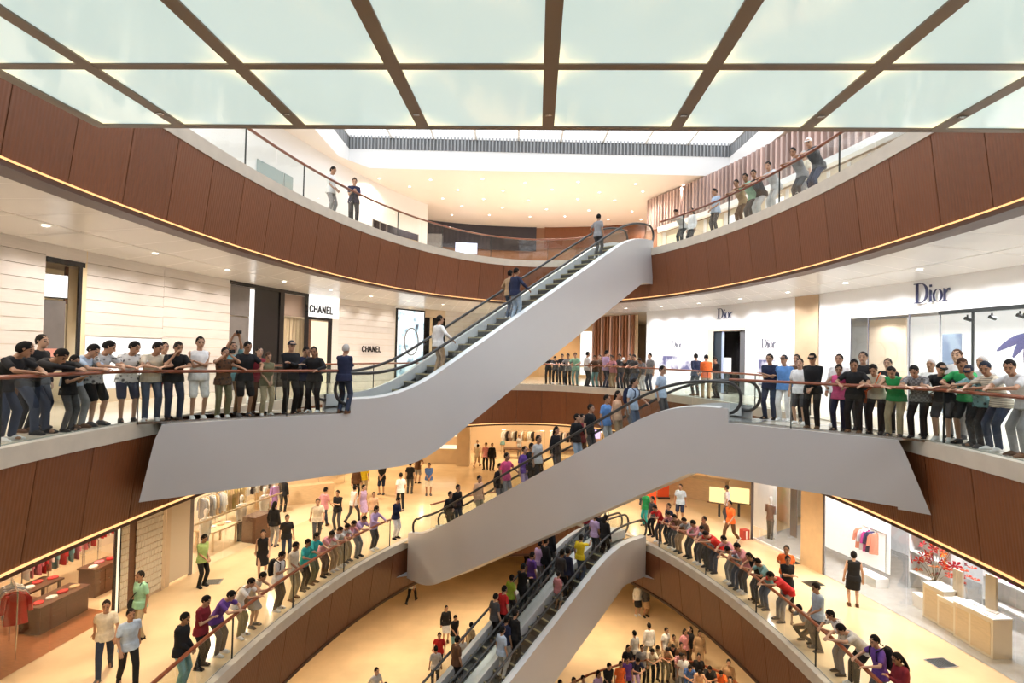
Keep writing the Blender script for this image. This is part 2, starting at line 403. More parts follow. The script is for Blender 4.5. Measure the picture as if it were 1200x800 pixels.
    sm = MB(); wdt = i1-i0
    sm.box(0, wdt, 0, run, -.04, 0, 0); sm.box(0, wdt, 0, .035, -.26, -.002, 0); sm.box(0, wdt, -.006, .04, -.035, .004, 1)
    me = sm.mesh('step', [M_STEP, M_NOSE])
    ns = int((s1-s_knee)/run)
    ang = math.atan2(d.y, d.x)
    for k in range(-2, ns+3):
        s = s_knee+k*run+.05; z = max(.0, min(rise, round(((s-s_knee)*TAN+.12)/(run*TAN))*run*TAN))
        o = link('step', me, t, W(s, i1 if nf.dot(Vector((-d.y, d.x))) > 0 else i0, z))
        o.rotation_euler = (0, 0, ang-math.pi/2)
    for sa, sb, z in ((-.9, s_knee-.75, .012), (s1+.9, s_end+.5, rise+.012)):
        b = MB(); q = [W(sa, i0, z), W(sb, i0, z), W(sb, i1, z), W(sa, i1, z)]; b.poly(q if nf.dot(Vector((-d.y, d.x))) > 0 else q[::-1]); b.build('floor_plate', M_STEEL, t)
    return t, W, base, s_knee, s1, s_end
U1 = escalator('upper escalator with pearl grey side rising from left middle balcony to the top floor', K1, D1, N1, ZB, 1.55, clad_pre=4.1, depth=1.5, post=1.35)

LOW2 = Vector((-3.62, 22.34)); K3 = Vector((-4.70, 13.43)); W3 = 1.2
U2 = escalator('middle escalator with grey side rising from lower left floor to the right middle balcony', LOW2, D2, N2, ZA, .27, depth=1.4, pre=.45, post=1.6, clad_post=3.5)
U3 = escalator('near lane of the paired lower escalators rising from the ground floor', K3, D1, N1, ZG, 1.55, post=2.1, width=W3, depth=1.3)
U4 = escalator('far lane of the paired lower escalators rising from the ground floor', K3+N1*W3, D1, N1, ZG, 1.55, post=2.1, width=W3, depth=1.3)
# landings between the escalators and the slab edges
def landing(pts, z, depth):
    b = MB(); pts = [tuple(p) for p in pts]
    a = sum(pts[i][0]*pts[(i+1) % len(pts)][1]-pts[(i+1) % len(pts)][0]*pts[i][1] for i in range(len(pts)))
    if a < 0: pts = pts[::-1]
    b.poly([(x, y, z) for x, y in pts]); b.poly([(x, y, z-depth) for x, y in pts][::-1], 1)
    return b.build('floor', [M_FLB if z > -1 else M_FLA, M_CLAD], kind='structure')
def along(lv, y0, y1, s, off): return arc(lv, th_at_y(lv, y0, s), th_at_y(lv, y1, s), .3, off)
landing([J1+D1*.1+N1*.03, K1+N1*.03, K1+N1*(EW-.03), Vector((-6.85, 13.9))]+along('B', 13.6, 11.6, -1, .3)[::-1][::-1][::-1], ZB-.004, 1.45)
landing([Q2+N2*.03, R2+N2*.03]+along('B', 11.9, 15.4, 1, .3)+[Q2+N2*(EW-.03)], ZB-.004, 1.35)
landing([LOW2-D2*.4+N2*.03, LOW2-D2*.4+N2*(EW-.03)]+along('A', 24.2, 22.2, -1, .3), ZA-.004, 1.3)
e1 = K1+D1*U1[5]; landing([e1+N1*.03]+along('C', 23.0, 24.9, 1, .3)+[e1+N1*(EW-.03)], ZC-.004, 1.4)
e3 = K3+D1*U3[5]; landing([e3+N1*.03]+along('A', 22.6, 25.2, 1, .3)+[e3+N1*(2*W3-.03)], ZA-.004, 1.3)
# ---------------------------------------------------------------- backlit glass ceiling over the viewer
def panel_mat():
    m = bpy.data.materials.new('backlit_mint_glass'); m.use_nodes = True; nt = m.node_tree; b = nt.nodes['Principled BSDF']
    b.inputs['Base Color'].default_value = (.45, .55, .52, 1); b.inputs['Roughness'].default_value = .08
    tc = nt.nodes.new('ShaderNodeTexCoord'); sp = nt.nodes.new('ShaderNodeSeparateXYZ'); nt.links.new(tc.outputs['Object'], sp.inputs[0])
    def mth(op, a, c=None, clamp=False):
        n = nt.nodes.new('ShaderNodeMath'); n.operation = op; n.use_clamp = clamp
        for i, q in ((0, a), (1, c)):
            if q is None: continue
            if isinstance(q, (int, float)): n.inputs[i].default_value = q
            else: nt.links.new(q, n.inputs[i])
        return n.outputs[0]
    H = .612
    ex = mth('SUBTRACT', H, mth('ABSOLUTE', sp.outputs[0])); ey = mth('SUBTRACT', H, mth('ABSOLUTE', sp.outputs[1]))
    def glow(e): return mth('POWER', 2.718, mth('MULTIPLY', e, -20.0))
    def near(e): return mth('SUBTRACT', 1.0, mth('MULTIPLY', mth('SUBTRACT', e, .16), 4.0), True) if False else mth('MULTIPLY', mth('SUBTRACT', .36, e), 5.0, True)
    g = mth('ADD', mth('MULTIPLY', glow(ex), near(ey)), mth('MULTIPLY', glow(ey), near(ex)), True)  # corner glow of tubes behind the glass is painted into the emission
    mx = nt.nodes.new('ShaderNodeMix'); mx.data_type = 'RGBA'; nt.links.new(g, mx.inputs[0])
    mx.inputs[6].default_value = (.41, .515, .50, 1); mx.inputs[7].default_value = (1.1, 1.0, .66, 1)
    nt.links.new(mx.outputs[2], b.inputs['Emission Color']); b.inputs['Emission Strength'].default_value = .90
    return m
M_MINT = panel_mat(); M_BAR = mat('bronze_ceiling_bar', (.22, .18, .15), .4, metal=.3)
lc = bpy.data.objects.new('ceiling', None); COL.objects.link(lc); lc['kind'] = 'structure'; lc.location = (.33, 5.97, 4.0); lc.rotation_euler = (0, 0, -.043)
us = [-4.90]+[1.33*i for i in range(-3, 4)]+[4.90]; vs = [-1.29*j for j in range(0, 8)]
for i in range(len(us)-1):
    for j in range(len(vs)-1):
        u0, u1, v1, v0 = us[i], us[i+1], vs[j], vs[j+1]
        a = (u1-u0)/2-.05; c = (v1-v0)/2-.045; sx = .612/a if a < .5 else 1
        b = MB(); b.box(-a*sx, a*sx, -c, c, -.005, .03); o = b.build('ceiling_panel', M_MINT, lc, loc=((u0+u1)/2, (v0+v1)/2, 0)); o.scale = (1/sx, 1, 1)
for u in us:
    b = MB(); b.box(-.062, .062, vs[-1], .02, -.02, .12); b.build('ceiling_bar', M_BAR, lc, loc=(u, 0, 0))
for v in vs:
    b = MB(); b.box(us[0]-.06, us[-1]+.06, -.045, .045, -.017, .118); b.build('ceiling_bar', M_BAR, lc, loc=(0, v, 0))
b = MB(); b.box(us[0]-.06, us[-1]+.06, vs[-1], .02, .125, .6); b.build('ceiling_casing', M_LIP, lc)
for u in us[1:-1]:
    b = MB(); b.box(-.03, .03, -.02, .02, -.028, -.021); b.build('bar_cover_plate', M_STEEL, lc, loc=(u, -.36, 0))
# ---------------------------------------------------------------- roof over the top floor
ZR = 10.6; RY = 28.0; RX0, RX1 = -8.3, 10.6
rb = MB(); n = 72; inn = [(RX0, -8), (RX1, -8), (RX1, RY), (RX0, RY)]
def rect_pt(t):
    x, y = math.cos(t), math.sin(t); k = min((RX1-.9)/abs(x) if abs(x) > 1e-6 else 1e9, 18/abs(y) if abs(y) > 1e-6 else 1e9)
    return Vector(((RX0+RX1)/2+x*min((RX1-RX0)/2/max(1e-6, abs(x)), 18/max(1e-6, abs(y))), 10+y*min((RX1-RX0)/2/max(1e-6, abs(x)), 18/max(1e-6, abs(y))), ZR))
rb.grid([[rect_pt(2*math.pi*i/n+.001) for i in range(n)], [(.45+19*math.cos(2*math.pi*i/n+.001), 8+43*math.sin(2*math.pi*i/n+.001), ZR) for i in range(n)]][::-1], 0, True)
rb.build('ceiling', M_CEILC, kind='structure')
M_GRILL = mat('grey_grille_slat', (.30, .31, .32), .5); M_GRB = mat('grille_backing', (.16, .165, .17), .7)
b = MB(); pts = [(RX0, -8), (RX1, -8), (RX1, RY), (RX0, RY)]
b.grid([[(x, y, ZR) for x, y in pts], [(x, y, ZR+.95) for x, y in pts]], 0, True); b.build('wall_skylight', M_WHITE, kind='structure')
gr = bpy.data.objects.new('wall_grille', None); COL.objects.link(gr); gr['kind'] = 'structure'
b = MB(); b.grid([[(x, y, ZR+.95) for x, y in pts], [(x, y, ZR+1.62) for x, y in pts]], 0, True); b.build('grille_backing', M_GRB, gr)
sl = MB(); sl.box(-.035, .035, -.05, .0, 0, .67); me = sl.mesh('grille_slat', M_GRILL)
for i in range(110):
    x = RX0+.08+(RX1-RX0-.16)*i/109; link('grille_slat', me, gr, (x, RY-.002, ZR+.95))
for y0, sx, rz in ((RX0, 1, -math.pi/2), (RX1, -1, math.pi/2)):
    for i in range(50): link('grille_slat', me, gr, (y0+.002*sx, 17+.22*i, ZR+.95), rz)
b = MB(); b.box(RX0, RX1, -8, RY, 0, .02)
sk = bpy.data.objects.new('window_1', None); COL.objects.link(sk); sk['kind'] = 'structure'; sk.location = (0, 0, ZR+1.62)
for i in range(9):
    for j in range(9):
        x0 = RX0+(RX1-RX0)*i/9; x1 = RX0+(RX1-RX0)*(i+1)/9; y0 = -8+36*j/9; y1 = y0+4
        b = MB(); b.poly([(x0+.05, y0+.05, .03), (x1-.05, y0+.05, .03), (x1-.05, y1-.05, .03), (x0+.05, y1-.05, .03)]); b.build('pane', MATS.get('sky_glass') or glass_mat('sky_glass', (.96, .98, 1)), sk)
b = MB()
for i in range(10): x = RX0+(RX1-RX0)*i/9; b.box(x-.05, x+.05, -8, RY, -.1, .08)
b.build('glazing_bar', M_WHITE, sk); b = MB()
for j in range(10): y = -8+4*j; b.box(RX0, RX1, y-.05, y+.05, -.1, .08)
b.build('glazing_bar', M_WHITE, sk)
# ---------------------------------------------------------------- downlights
M_LENS = emis('downlight_lens', (1, .93, .8), 8.0)
dl = MB(); dl.lathe([(.0, .004), (.07, .004)], 12, 0); dl.lathe([(.07, .0), (.095, -.004), (.095, .01)], 12, 1); ME_DL = dl.mesh('downlight', [M_LENS, M_WHITE])
DL_LABEL = {'C': 'small round white downlight in the peach ceiling over the top floor', 'B': 'small round white downlight in the white ceiling over the middle balcony', 'A': 'small round white downlight in the ceiling over the lower floor'}
def downlight(lv, x, y, z, watts, col, **kw):
    o = link('downlight', ME_DL, None, (x, y, z-.012)); tag(o, DL_LABEL[lv], 'downlight', 'downlights of the '+{'C': 'top', 'B': 'middle', 'A': 'lower'}[lv]+' floor ceiling')
    if watts: lamp(x, y, z-.05, watts, col, **kw)
for k in range(26):      # lower floor: warm
    th = -.35+(math.pi+.7)*k/25; p = edge('A', th, 2.3)
    if p.y > 3: downlight('A', p.x, p.y, ZB-2.0, 250, (1, .79, .54), spread=2.15, blend=.8)
for k in range(24):      # middle floor
    th = -.35+(math.pi+.7)*k/23; p = edge('B', th, 2.1)
    if p.y > 3: downlight('B', p.x, p.y, ZC-2.018, 230 if p.x < 1 else 300, (1, .89, .77) if p.x < 1 else (.96, .97, 1))
for k in range(20):      # ground floor under the lower slab
    th = -.2+(math.pi+.4)*k/19; p = edge('A', th, 1.8); lamp(p.x, p.y, ZA-2.05, 265, (1, .78, .52), spread=2.15, blend=.8)
rnd = random.Random(3)
for j, y in enumerate((29.6, 31.2, 33.0, 35.0, 37.2)):
    for i in range(7):
        x = -7+2.6*i+(j % 2)*1.1+rnd.uniform(-.3, .3)
        downlight('C', x, y+rnd.uniform(-.3, .3), ZR, 330 if (i+j) % 2 == 0 else 0, (1, .90, .80))
for y in (8, 12, 16, 20, 24):
    for sx in (-10.2, 11.4): downlight('C', sx, y, ZR, 420, (1, .97, .93))
# ---------------------------------------------------------------- shop fronts
def wpts(px0, px1, zref, side, off=0.0, step=.5, by=27.5, a=12.0):
    t0, t1 = wall_th(px0, zref, side, off, by, a), wall_th(px1, zref, side, off, by, a)
    n = max(1, int(abs(t1-t0)*18/step)); return [wallc(t0+(t1-t0)*i/n, off, by, a) for i in range(n+1)]
def strip(P, z0, z1, thick, name, m, parent=None, kind=None, out=1):
    """standing strip of given thickness along a plan line"""
    Q = []
    for i, p in enumerate(P):
        c = Vector((.5, 8)); d = (p-c); d.normalize(); Q.append(p+d*thick*out)
    b = MB(); r = [[(p.x, p.y, z0) for p in P], [(p.x, p.y, z1) for p in P], [(p.x, p.y, z1) for p in Q], [(p.x, p.y, z0) for p in Q]]
    b.grid(r+[r[0]]); b.poly([x[0] for x in r]); b.poly([x[-1] for x in r][::-1])
    return b.build(name, m, parent, kind=kind)
def wseg(px0, px1, z0, z1, zref, side, name, m, parent=None, off=0.0, thick=.08, kind=None, by=27.5, a=12.0):
    return strip(wpts(px0, px1, zref, side, off, by=by, a=a), z0, z1, thick, name, m, parent, kind)
def struct(name):
    o = bpy.data.objects.new(name, None); COL.objects.link(o); o['kind'] = 'structure'; return o
def box_thing(name, label, cat, P, sx, sy, h, m, rz=0, parts=(), group=None):
    t = thing(name, label, cat, P, rz, group); b = MB(); b.box(-sx/2, sx/2, -sy/2, sy/2, 0, h); b.build('body', m, t); return t
LETTER = {   # strokes on a 0..1 grid: ('l', pts, width factor) polylines; bold sans
 'C': [[(.88, .80), (.70, .96), (.45, 1.0), (.2, .85), (.1, .5), (.2, .15), (.45, 0), (.70, .04), (.88, .20)]],
 'H': [[(.12, 0), (.12, 1)], [(.85, 0), (.85, 1)], [(.12, .5), (.85, .5)]],
 'A': [[(.02, 0), (.45, 1), (.88, 0)], [(.2, .32), (.72, .32)]],
 'N': [[(.12, 0), (.12, 1), (.82, 0), (.82, 1)]],
 'E': [[(.78, 1), (.14, 1), (.14, 0), (.78, 0)], [(.14, .52), (.68, .52)]],
 'L': [[(.14, 1), (.14, 0), (.76, 0)]]}
def stroke_plate(b, pts, w, ox, oy, S, t=.03):
    for (x0, y0), (x1, y1) in zip(pts, pts[1:]):
        p, q = Vector((ox+x0*S*.85, oy+y0*S)), Vector((ox+x1*S*.85, oy+y1*S)); d = (q-p).normalized()*w/2; n = Vector((-d.y, d.x)); p = p-d*.6; q = q+d*.6
        k = len(b.v); c = [p-n, q-n, q+n, p+n]; b.v += [(v.x, 0, v.y) for v in c]+[(v.x, -t, v.y) for v in c]
        for f in ((0, 1, 2, 3), (7, 6, 5, 4), (0, 4, 5, 1), (1, 5, 6, 2), (2, 6, 7, 3), (3, 7, 4, 0)): b.f.append(tuple(k+i for i in f)); b.mi.append(0)
def poly_plate(b, pts, ox, oy, S, t=.03):
    k = len(b.v); n = len(pts); b.v += [(ox+x*S, 0, oy+y*S) for x, y in pts]+[(ox+x*S, -t, oy+y*S) for x, y in pts]
    b.f.append(tuple(k+n+i for i in range(n))); b.mi.append(0)
    for i in range(n): j = (i+1) % n; b.f.append((k+i, k+j, k+n+j, k+n+i)); b.mi.append(0)
def ring_plate(b, cx, cy, ro, ri, ox, oy, S, a0=0, a1=2*math.pi, thin=.35):
    n = 22; R = []
    for i in range(n+1):
        a = a0+(a1-a0)*i/n; w = thin+(1-thin)*abs(math.cos(a)); r_in = ro[0]-(ro[0]-ri[0])*w, ro[1]-(ro[1]-ri[1])*w
        R.append(((ox+(cx+ro[0]*math.cos(a))*S, oy+(cy+ro[1]*math.sin(a))*S), (ox+(cx+r_in[0]*math.cos(a))*S, oy+(cy+r_in[1]*math.sin(a))*S)))
    for (o0, i0), (o1, i1) in zip(R, R[1:]):
        k = len(b.v); b.v += [(p[0], y, p[1]) for y in (0, -.03) for p in (o0, o1, i1, i0)]
        for f in ((4, 5, 6, 7), (0, 1, 5, 4), (2, 3, 7, 6)): b.f.append(tuple(k+q for q in f)); b.mi.append(0)
def sign(text, px, py, zref_px, side, H, m, label, Z0, off=-.15, Wd=None):
    """raised letters on the shop wall; each letter a part"""
    th = wall_th(px, 1.6 if Z0 > -1 else -4, side, 0); p = wallc(th, off); z = None
    lo, hi = Z0-3, Z0+6
    for _ in range(40):
        mid = (lo+hi)/2
        if proj(p.x, p.y, mid)[1] > py: lo = mid
        else: hi = mid
    z = lo; e = 1e-3; tg = (wallc(th-e)-wallc(th+e)).normalized()
    if side > 0: tg = tg    # left to right seen from inside
    if proj(p.x+tg.x, p.y+tg.y, z)[0] < proj(p.x, p.y, z)[0]: tg = -tg
    t = thing('shop_sign', label, 'sign', (p.x, p.y, z-H/2), math.atan2(tg.y, tg.x)); x = 0; parts = []
    if text == 'CHANEL':
        adv = H*.98; x = -adv*3
        for c in text:
            b = MB()
            for st in LETTER[c]: stroke_plate(b, st, H*.2, x, 0, H)
            o = b.build('letter', m, t); x += adv*(.86 if c in 'EL' else 1)
    else:   # serif D i o r
        x = -H*.95
        b = MB(); poly_plate(b, [(.12, .03), (.26, .03), (.26, .97), (.12, .97)], x, 0, H); poly_plate(b, [(.0, 0), (.42, 0), (.42, .045), (.0, .045)], x, 0, H); poly_plate(b, [(.0, .955), (.42, .955), (.42, 1), (.0, 1)], x, 0, H)
        ring_plate(b, .36, .5, (.48, .5), (.34, .455), x, 0, H, -math.pi/2, math.pi/2, .3); b.build('letter', m, t); x += H*.86
        b = MB(); poly_plate(b, [(.07, .02), (.17, .02), (.17, .56), (.07, .62)], x, 0, H); poly_plate(b, [(.0, 0), (.24, 0), (.24, .04), (.0, .04)], x, 0, H); poly_plate(b, [(.07, .74), (.17, .74), (.17, .86), (.07, .86)], x, 0, H); b.build('letter', m, t); x += H*.24
        b = MB(); ring_plate(b, .27, .30, (.27, .31), (.17, .27), x, 0, H); b.build('letter', m, t); x += H*.53
        b = MB(); poly_plate(b, [(.07, .02), (.17, .02), (.17, .56), (.07, .62)], x, 0, H); poly_plate(b, [(.0, 0), (.26, 0), (.26, .04), (.0, .04)], x, 0, H); poly_plate(b, [(.17, .42), (.30, .60), (.40, .60), (.40, .48), (.30, .50), (.17, .34)], x, 0, H); b.build('letter', m, t)
    return t
WREL = 1.6
M_BOARD = mat('cream_wall_board', (.72, .67, .63), .42, noise=.035, nscale=2.2, stretch=(1, 1, 9), objvar=.03)
M_BLACK = mat('black_lacquer', (.014, .013, .014), .25); M_SLATE = mat('slate_grey_panel', (.17, .155, .15), .4, noise=.1)
M_CREAM = mat('cream_panel', (.80, .66, .43), .5); M_BEIGE = mat('beige_stone', (.66, .53, .38), .5, noise=.05, nscale=2)
M_LITW = emis('lit_white_panel', (1, .97, .93), 1.15); M_LITWARM = emis('lit_warm_panel', (1, .80, .52), 1.1); M_LITY = emis('lit_yellow_panel', (1, .74, .30), 1.15)
M_WHITEW = mat('white_shop_wall', (.90, .90, .91), .45); M_NAVY = mat('navy_letters', (.03, .035, .09), .4); M_GREYL = mat('pale_grey_letters', (.11, .11, .14), .5)
M_WOODF = mat('red_wood_floor', (.34, .115, .035), .3, noise=.25, nscale=5, stretch=(1, 8, 1)); M_GREYF = mat('grey_shop_floor', (.42, .40, .38), .25, noise=.08)
M_DKWOOD = mat('dark_wood', (.12, .055, .03), .4, noise=.2, nscale=5, stretch=(1, 1, 6)); M_OAK = mat('pale_oak', (.70, .52, .32), .5, noise=.08, nscale=4, stretch=(1, 1, 5))
M_SHOPGL = glass_mat('shop_glass', (.95, .965, .96))
# ---- middle floor, left: cream boarded wall with openings
wl = struct('wall_left')
wseg(-420, 505, -.02, 4.05, 1.6, -1, 'wall_core', M_WALLO, wl, off=1.7, thick=.1)
def boards(px0, px1, z0, z1, parent, side=-1, hgt=.30, m=M_BOARD, off=0.0):
    n = round((z1-z0)/hgt)
    for k in range(n):
        z = z0+(z1-z0)*k/n; wseg(px0, px1, z+.006, z+(z1-z0)/n-.006, 1.6, side, 'board', m, parent, off=off+random.Random(k*7+int(px0)).uniform(0, .012), thick=.05)
    wseg(px0, px1, z0, z1, 1.6, side, 'backing_sheet', M_BEIGE, parent, off=off+.06, thick=.02)
boards(-420, 50, 0, 4.02, wl); boards(98, 190, 1.8, 4.02, wl); boards(190, 268, 0, 4.02, wl); boards(396, 462, 0, 4.02, wl); boards(521, 640, 0, 4.02, wl)
wseg(101, 190, .35, 1.78, 1.6, -1, 'lit_showcase', M_LITW, wl, off=.25, thick=.05); wseg(98, 190, 0, .35, 1.6, -1, 'plinth', M_BEIGE, wl, off=-.01)
wseg(360, 396, 3.0, 4.02, 1.6, -1, 'sign_field', M_LITW, wl, off=.0); wseg(388.5, 396, 0, 3.0, 1.6, -1, 'jamb_panel', M_BOARD, wl)
# door with dark frame and hanging lit sign
d1 = struct('door_1')
wseg(51, 97, 3.55, 3.68, 1.6, -1, 'door_head', M_BLACK, d1); wseg(90, 94, 0, 3.6, 1.6, -1, 'door_jamb', M_BLACK, d1); wseg(94, 99, 0, 4.0, 1.6, -1, 'reveal', M_CREAM, d1)
wseg(50, 98, 3.68, 4.02, 1.6, -1, 'door_top', M_BOARD, d1); wseg(78, 90, 0, 3.55, 1.6, -1, 'inner_column', M_CREAM, d1, off=.5); wseg(40, 100, 0, 3.6, 1.6, -1, 'inner_wall', M_CREAM, d1, off=1.5)
wseg(74, 77.5, 2.6, 3.55, 1.6, -1, 'inner_post', M_DKWOOD, d1, off=.3)
p = wallc(wall_th(63, 1.6, -1), .15); t = thing('hanging_lightbox', 'white lit box sign hanging inside the far left doorway above a brown banner', 'sign', (p.x, p.y, 2.72), .95)
b = MB(); b.box(-.32, .32, -.06, .06, 0, .55); b.build('lit_box', M_LITW, t); b = MB(); b.box(-.33, .33, -.065, .065, -.03, -.002); b.build('frame', M_BLACK, t)
t = thing('hanging_banner', 'brown grey banner hanging under the white lit box in the far left doorway', 'banner', (p.x, p.y, .9), .95)
b = MB(); b.box(-.30, .30, -.02, .02, 0, 1.75); b.build('cloth', M_SLATE, t); b = MB(); b.box(-.17, .17, -.03, -.021, .35, .55); b.build('label_patch', mat('pink_patch', (.7, .32, .26), .6), t)
# passage with dark panels
d2 = struct('door_2')
wseg(267, 361, 3.86, 4.02, 1.6, -1, 'door_head', M_BLACK, d2); wseg(268, 291, 2.75, 3.86, 1.6, -1, 'slate_panel', M_SLATE, d2, off=.1); wseg(268, 291, 0, 2.70, 1.6, -1, 'slate_panel', M_SLATE, d2, off=.1)
wseg(291, 297, 0, 3.86, 1.6, -1, 'lit_reveal', M_LITW, d2, off=.5); wseg(297, 327, 0, 3.86, 1.6, -1, 'black_panel', M_BLACK, d2, off=.05); wseg(327, 332, 0, 3.86, 1.6, -1, 'door_jamb', M_BLACK, d2)
wseg(331, 357, 2.95, 3.86, 1.6, -1, 'taupe_panel', mat('taupe_panel', (.36, .27, .22), .5), d2, off=.15)
for i in range(7): wseg(331+26*i/7+.5, 331+26*(i+1)/7-.5, .0, 2.9, 1.6, -1, 'curtain_fold', mat('beige_curtain', (.62, .50, .33), .7), d2, off=.35+.05*(i % 2))
wseg(356, 361, 0, 3.86, 1.6, -1, 'door_jamb', M_BLACK, d2)
# lit doorway under the sign
d3 = struct('door_3'); wseg(361, 364, 0, 2.9, 1.6, -1, 'door_jamb', M_DKWOOD, d3); wseg(383.5, 388.5, 0, 2.9, 1.6, -1, 'door_jamb', M_BLACK, d3); wseg(361, 388.5, 2.88, 3.0, 1.6, -1, 'door_head', M_BLACK, d3)
wseg(364, 383.5, 0, 2.88, 1.6, -1, 'lit_interior', M_LITWARM, d3, off=.8)
sign('CHANEL', 374, 363, 0, -1, .29, M_BLACK, 'black capital letter sign on the white field above the lit left doorway', ZB)
sign('CHANEL', 434.5, 409, 0, -1, .26, M_BLACK, 'black capital letter sign low on the cream boarded wall beside the tall display', ZB)
# tall lit display with sparkling print
def print_mat():
    m = bpy.data.materials.new('sparkling_print'); m.use_nodes = True; nt = m.node_tree; b = nt.nodes['Principled BSDF']; b.inputs['Base Color'].default_value = (.02, .02, .02, 1)
    tc = nt.nodes.new('ShaderNodeTexCoord'); v = nt.nodes.new('ShaderNodeTexVoronoi'); v.inputs['Scale'].default_value = 3.2; nt.links.new(tc.outputs['Object'], v.inputs[0])
    n = nt.nodes.new('ShaderNodeTexNoise'); n.inputs['Scale'].default_value = 1.6; n.inputs['Detail'].default_value = 6; nt.links.new(tc.outputs['Object'], n.inputs[0])
    r = nt.nodes.new('ShaderNodeValToRGB'); r.color_ramp.elements[0].color = (.05, .06, .08, 1); r.color_ramp.elements[0].position = .34; r.color_ramp.elements[1].color = (.95, 1, 1, 1); r.color_ramp.elements[1].position = .50
    e = r.color_ramp.elements.new(.42); e.color = (.45, .62, .70, 1); nt.links.new(n.outputs[0], r.inputs[0]); nt.links.new(r.outputs[0], b.inputs['Emission Color']); b.inputs['Emission Strength'].default_value = 1.1; return m
th = wall_th(480, 1.6, -1); p = wallc(th, -.05); t = thing('display_lightbox', 'tall lit white and blue display with a dark ring beside the cream wall', 'display', (p.x, p.y, .1), math.atan2(*(lambda q: (q.y, q.x))(wallc(th-.01)-wallc(th+.01))))
b = MB(); b.box(-1.0, 1.0, -.03, .03, 0, 3.7); b.build('print', print_mat(), t)
b = MB(); b.box(-1.06, -1.0, -.05, .06, 0, 3.76); b.box(1.0, 1.06, -.05, .06, 0, 3.76); b.box(-1.06, 1.06, -.05, .06, 3.7, 3.78); b.build('frame', M_BLACK, t)
b = MB(); b.tube([(.05+.52*math.cos(a), -.05, 2.0+.75*math.sin(a)) for a in np.linspace(0, 2*math.pi, 24, False)], .035, 6, closed=True); b.build('ring_motif', M_SLATE, t, True)
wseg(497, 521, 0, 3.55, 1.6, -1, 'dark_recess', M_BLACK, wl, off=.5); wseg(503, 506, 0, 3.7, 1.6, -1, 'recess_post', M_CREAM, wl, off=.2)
wseg(497, 521, 3.55, 4.02, 1.6, -1, 'recess_head', M_BEIGE, wl)
# ---- middle floor, right: white shop wall
wr = struct('wall_right')
wseg(757, 1420, 0, 4.05, 1.6, 1, 'wall_core', M_WHITEW, wr, off=3.2, thick=.1)
wseg(757, 829, 0, 4.02, 1.6, 1, 'white_panel', M_WHITEW, wr); wseg(829, 873, 2.95, 4.02, 1.6, 1, 'white_panel', M_WHITEW, wr); wseg(873, 931, 0, 4.02, 1.6, 1, 'white_panel', M_WHITEW, wr)
wseg(958.5, 996, 0, 4.02, 1.6, 1, 'white_panel', M_WHITEW, wr); wseg(996, 1420, 3.02, 4.02, 1.6, 1, 'sign_band', M_WHITEW, wr); wseg(996, 1420, 0, .12, 1.6, 1, 'sill', M_WHITEW, wr)
wseg(931, 958.5, 0, 4.02, 1.6, 1, 'stone_pier', mat('tan_pier_stone', (.46, .33, .21), .5, noise=.05, nscale=2), wr, off=-.06)
d4 = struct('door_4'); wseg(829, 835.5, 0, 2.95, 1.6, 1, 'door_jamb', M_BEIGE, d4); wseg(835.5, 873, 2.82, 2.95, 1.6, 1, 'door_head', M_BEIGE, d4); wseg(835.5, 845.5, 0, 2.82, 1.6, 1, 'door_leaf', mat('dark_blue_glass', (.02, .03, .04), .3), d4, off=.1)
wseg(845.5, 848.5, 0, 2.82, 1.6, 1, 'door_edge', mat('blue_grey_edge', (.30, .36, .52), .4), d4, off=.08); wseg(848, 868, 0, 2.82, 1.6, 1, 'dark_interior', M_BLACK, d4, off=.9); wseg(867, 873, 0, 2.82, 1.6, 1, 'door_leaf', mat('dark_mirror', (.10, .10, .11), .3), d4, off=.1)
p = wallc(wall_th(856, 1.6, 1), -.25); t = thing('notice_stand', 'small white notice board on a stand in the dark right doorway', 'sign', (p.x, p.y, 0), -1.2); b = MB(); b.box(-.22, .22, -.02, .02, .95, 1.6); b.build('board', M_LITW, t); b = MB(); b.box(-.03, .03, -.03, .03, .02, .95); b.box(-.2, .2, -.15, .15, 0, .02); b.build('stand', M_POST, t)
sign('Dior', 849.5, 367, 0, 1, .47, M_NAVY, 'dark serif letter sign on the white wall above the dark right doorway', ZB, -.10)
sign('Dior', 795.5, 403, 0, 1, .36, M_GREYL, 'pale grey serif letter sign above the wide blue picture left of the dark doorway', ZB, -.30)
sign('Dior', 905, 402, 0, 1, .40, M_GREYL, 'grey serif letter sign between the dark doorway and the beige pier', ZB, -.30)
sign('Dior', 1092, 342, 0, 1, .58, M_NAVY, 'large navy serif letter sign on the white band above the right shop window', ZB, -.07)
def pic_mat(name, c0, c1):
    m = bpy.data.materials.new(name); m.use_nodes = True; nt = m.node_tree; b = nt.nodes['Principled BSDF']; tc = nt.nodes.new('ShaderNodeTexCoord'); n = nt.nodes.new('ShaderNodeTexNoise'); n.inputs['Scale'].default_value = 1.7
    nt.links.new(tc.outputs['Object'], n.inputs[0]); r = nt.nodes.new('ShaderNodeValToRGB'); r.color_ramp.elements[0].color = (*c0, 1); r.color_ramp.elements[1].color = (*c1, 1); r.color_ramp.elements[0].position = .42; r.color_ramp.elements[1].position = .58
    nt.links.new(n.outputs[0], r.inputs[0]); nt.links.new(r.outputs[0], b.inputs['Base Color']); return m
